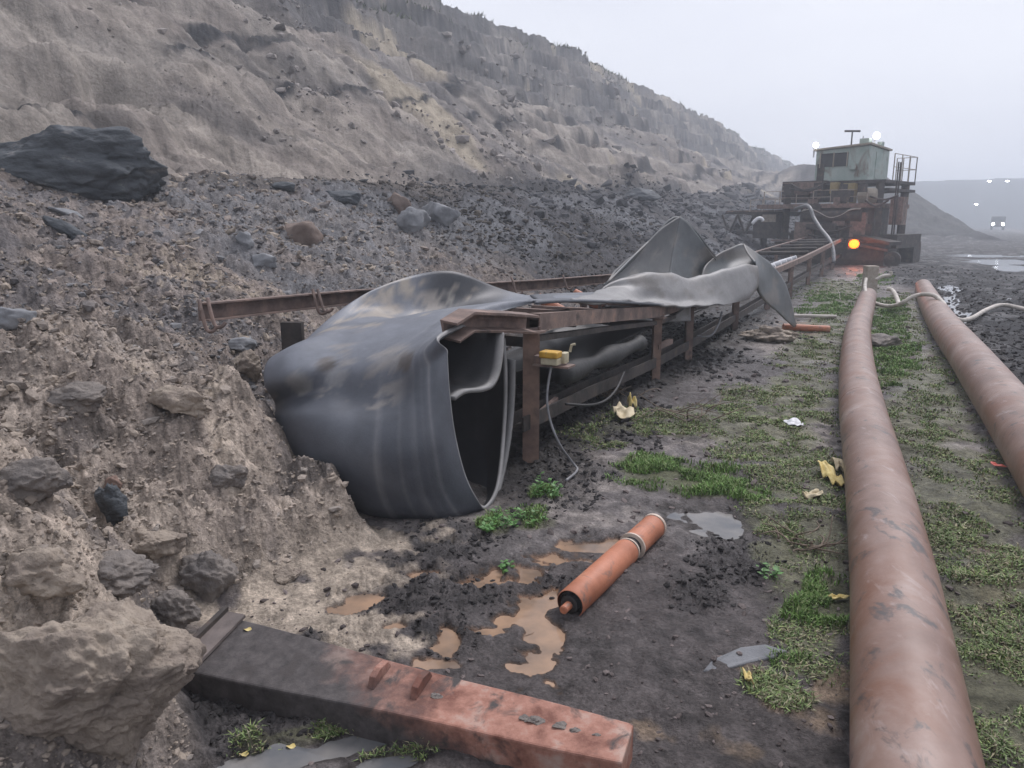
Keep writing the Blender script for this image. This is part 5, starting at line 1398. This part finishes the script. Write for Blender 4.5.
# lamps
for c_, r_ in ((ML(-1.5, -1.3, 5.0), 0.10), (ML(0.95, -0.4, 5.32), 0.12)):
    fo = obj('floodlight', MB().tube([c_ + Vector((0, 0.05, 0)), c_ + Vector((0, 0.25, 0))], [r_ * 1.15, r_ * 0.5], 14).tube([c_ + Vector((0, 0.15, 0)), c_ + Vector((0, 0.15, -0.45))], 0.03, 6), M['white'], mc)
    obj('lens', MB().sphere(c_, (r_, 0.08, r_), 14, 8), M['lamp'], fo)
al = P(855, 244, 27.9)
amb = obj('warning_lamp', MB().box(al + Vector((0, 0.22, 0)), (0.4, 0.2, 0.36)), M['dark_steel'], mc)
obj('lens', MB().sphere(al + Vector((0, 0.08, 0)), (0.19, 0.07, 0.16), 14, 8), M['amber'], amb)
ld = bpy.data.lights.new('amber_light', 'POINT'); ld.energy = 14; ld.color = (1.0, 0.20, 0.03); ld.shadow_soft_size = 0.15
lo = bpy.data.objects.new('amber_light', ld); COL.objects.link(lo); lo.location = al + Vector((0, -0.35, 0.0))
# big hose arching from the deck, and the discharge truss on the left
obj('hose', MB().tube(crom([ML(-1.7, -2.6, 2.1), P(808, 206, 27.5), P(814, 218, 26.8), P(821, 229, 26.2), P(829, 239, 25.5), P(833, 249, 25.0), P(834, 262, 24.6)], 8), 0.06, 10), M['cable'], mc, smooth=True)
tr = MB()
for z_ in (1.1, 1.9):
    for yy in (-1.6, -0.4):
        tr.bar(ML(-2.5, yy, z_), ML(-6.0, yy + 0.2, z_ + 0.1), 0.12, 0.12)
for k_ in range(8):
    a_ = ML(-2.5 - 0.45 * k_, -1.6, 1.1 if k_ % 2 else 1.9); b_ = ML(-2.95 - 0.45 * k_, -1.6, 1.9 if k_ % 2 else 1.1)
    tr.bar(a_, b_, 0.08, 0.08)
obj('truss', tr, M['dark_steel'], mc)
mbx('walkway', (-4.2, -1.0, 2.05), (3.4, 1.0, 0.06), 'rust')
mbx('hopper', (-3.4, -1.5, 1.45), (1.3, 1.2, 1.0), 'dark_steel')
mbx('sign_plate', (-3.2, -2.15, 1.75), (0.7, 0.04, 0.3), 'concrete')

tag(obj('scrap_metal', MB().tube(crom([P(752, 224, 22), P(757, 219, 22), P(761, 218.5, 22), P(763, 221, 22)], 4), 0.05, 8), M['white'], smooth=True), 'bright bent metal strip on the dark slope left of the station', 'scrap')

# ------------------------------------------------------------------ far truck and lamps
tq = P(997, 231, 150.0); tq.z = hz(tq.x, tq.y)
tk = thing('haul_truck', 'distant truck with its headlights on driving the hazy pit road', 'truck', (tq.x, tq.y, tq.z))
TR = Matrix.Rotation(-math.radians(31), 3, 'Z')
def tb(name, c, size, mat, par=None): return obj(name, MB().box(tq + TR @ Vector(c), size, TR), M[mat], par or tk, bevel=0.05)
tb('cab', (0, 0, 1.75), (2.3, 1.8, 1.7), 'dark_steel')
tb('windscreen', (0, -0.92, 2.1), (1.9, 0.05, 0.7), 'glass')
tb('dump_body', (0, 3.2, 1.8), (2.3, 4.2, 1.3), 'dark_steel')
tb('chassis', (0, 2.0, 0.85), (1.4, 6.4, 0.35), 'dark_steel')
for xx in (-0.95, 0.95):
    for yy in (0.1, 3.2, 4.4):
        c_ = tq + TR @ Vector((xx, yy, 0.5)); e_ = TR @ Vector((0.18, 0, 0))
        obj('wheel', MB().tube([c_ - e_, c_ + e_], 0.5, 16), M['black'], tk)
for xx in (-0.8, 0.8):
    c_ = tq + TR @ Vector((xx, -0.96, 1.15))
    obj('headlight', MB().sphere(c_, (0.3, 0.1, 0.3), 12, 8), M['lamp'], tk)
for (px_, py_, lb) in ((975, 211, 'lone bright floodlight mast on the hazy far slope above the truck'), (988, 188, 'bright floodlight mast on the far rim, left one of two'), (1006, 188, 'faint floodlight mast on the far rim near the right edge')):
    b_ = hit(px_, py_ + 3, 500)
    t_ = thing('light_mast', lb, 'light mast', b_)
    k_ = b_.y / 200
    obj('pole', MB().tube([b_, b_ + Vector((0, 0, 2.4 * k_))], 0.08, 6), M['dark_steel'], t_)
    obj('lamp', MB().sphere(b_ + Vector((0, 0, 2.4 * k_)), (0.5 * k_, 0.2, 0.22 * k_), 10, 6), M['lamp'], t_)

# ------------------------------------------------------------------ haze
hb = MB().box((0, 0, 9.5), (860, 860, 23))
ho = obj('haze', hb, None, None, kind='stuff', label='thin pale mist filling the pit')
hm = bpy.data.materials.new('haze'); hm.use_nodes = True
n = hm.node_tree.nodes; l = hm.node_tree.links; n.clear()
out = n.new('ShaderNodeOutputMaterial'); pv_ = n.new('ShaderNodeVolumePrincipled')
pv_.inputs['Color'].default_value = (0.86, 0.92, 1.0, 1)
pv_.inputs['Density'].default_value = 0.0039
pv_.inputs['Anisotropy'].default_value = 0.2
l.new(pv_.outputs[0], out.inputs['Volume'])
ho.data.materials.clear(); ho.data.materials.append(hm)
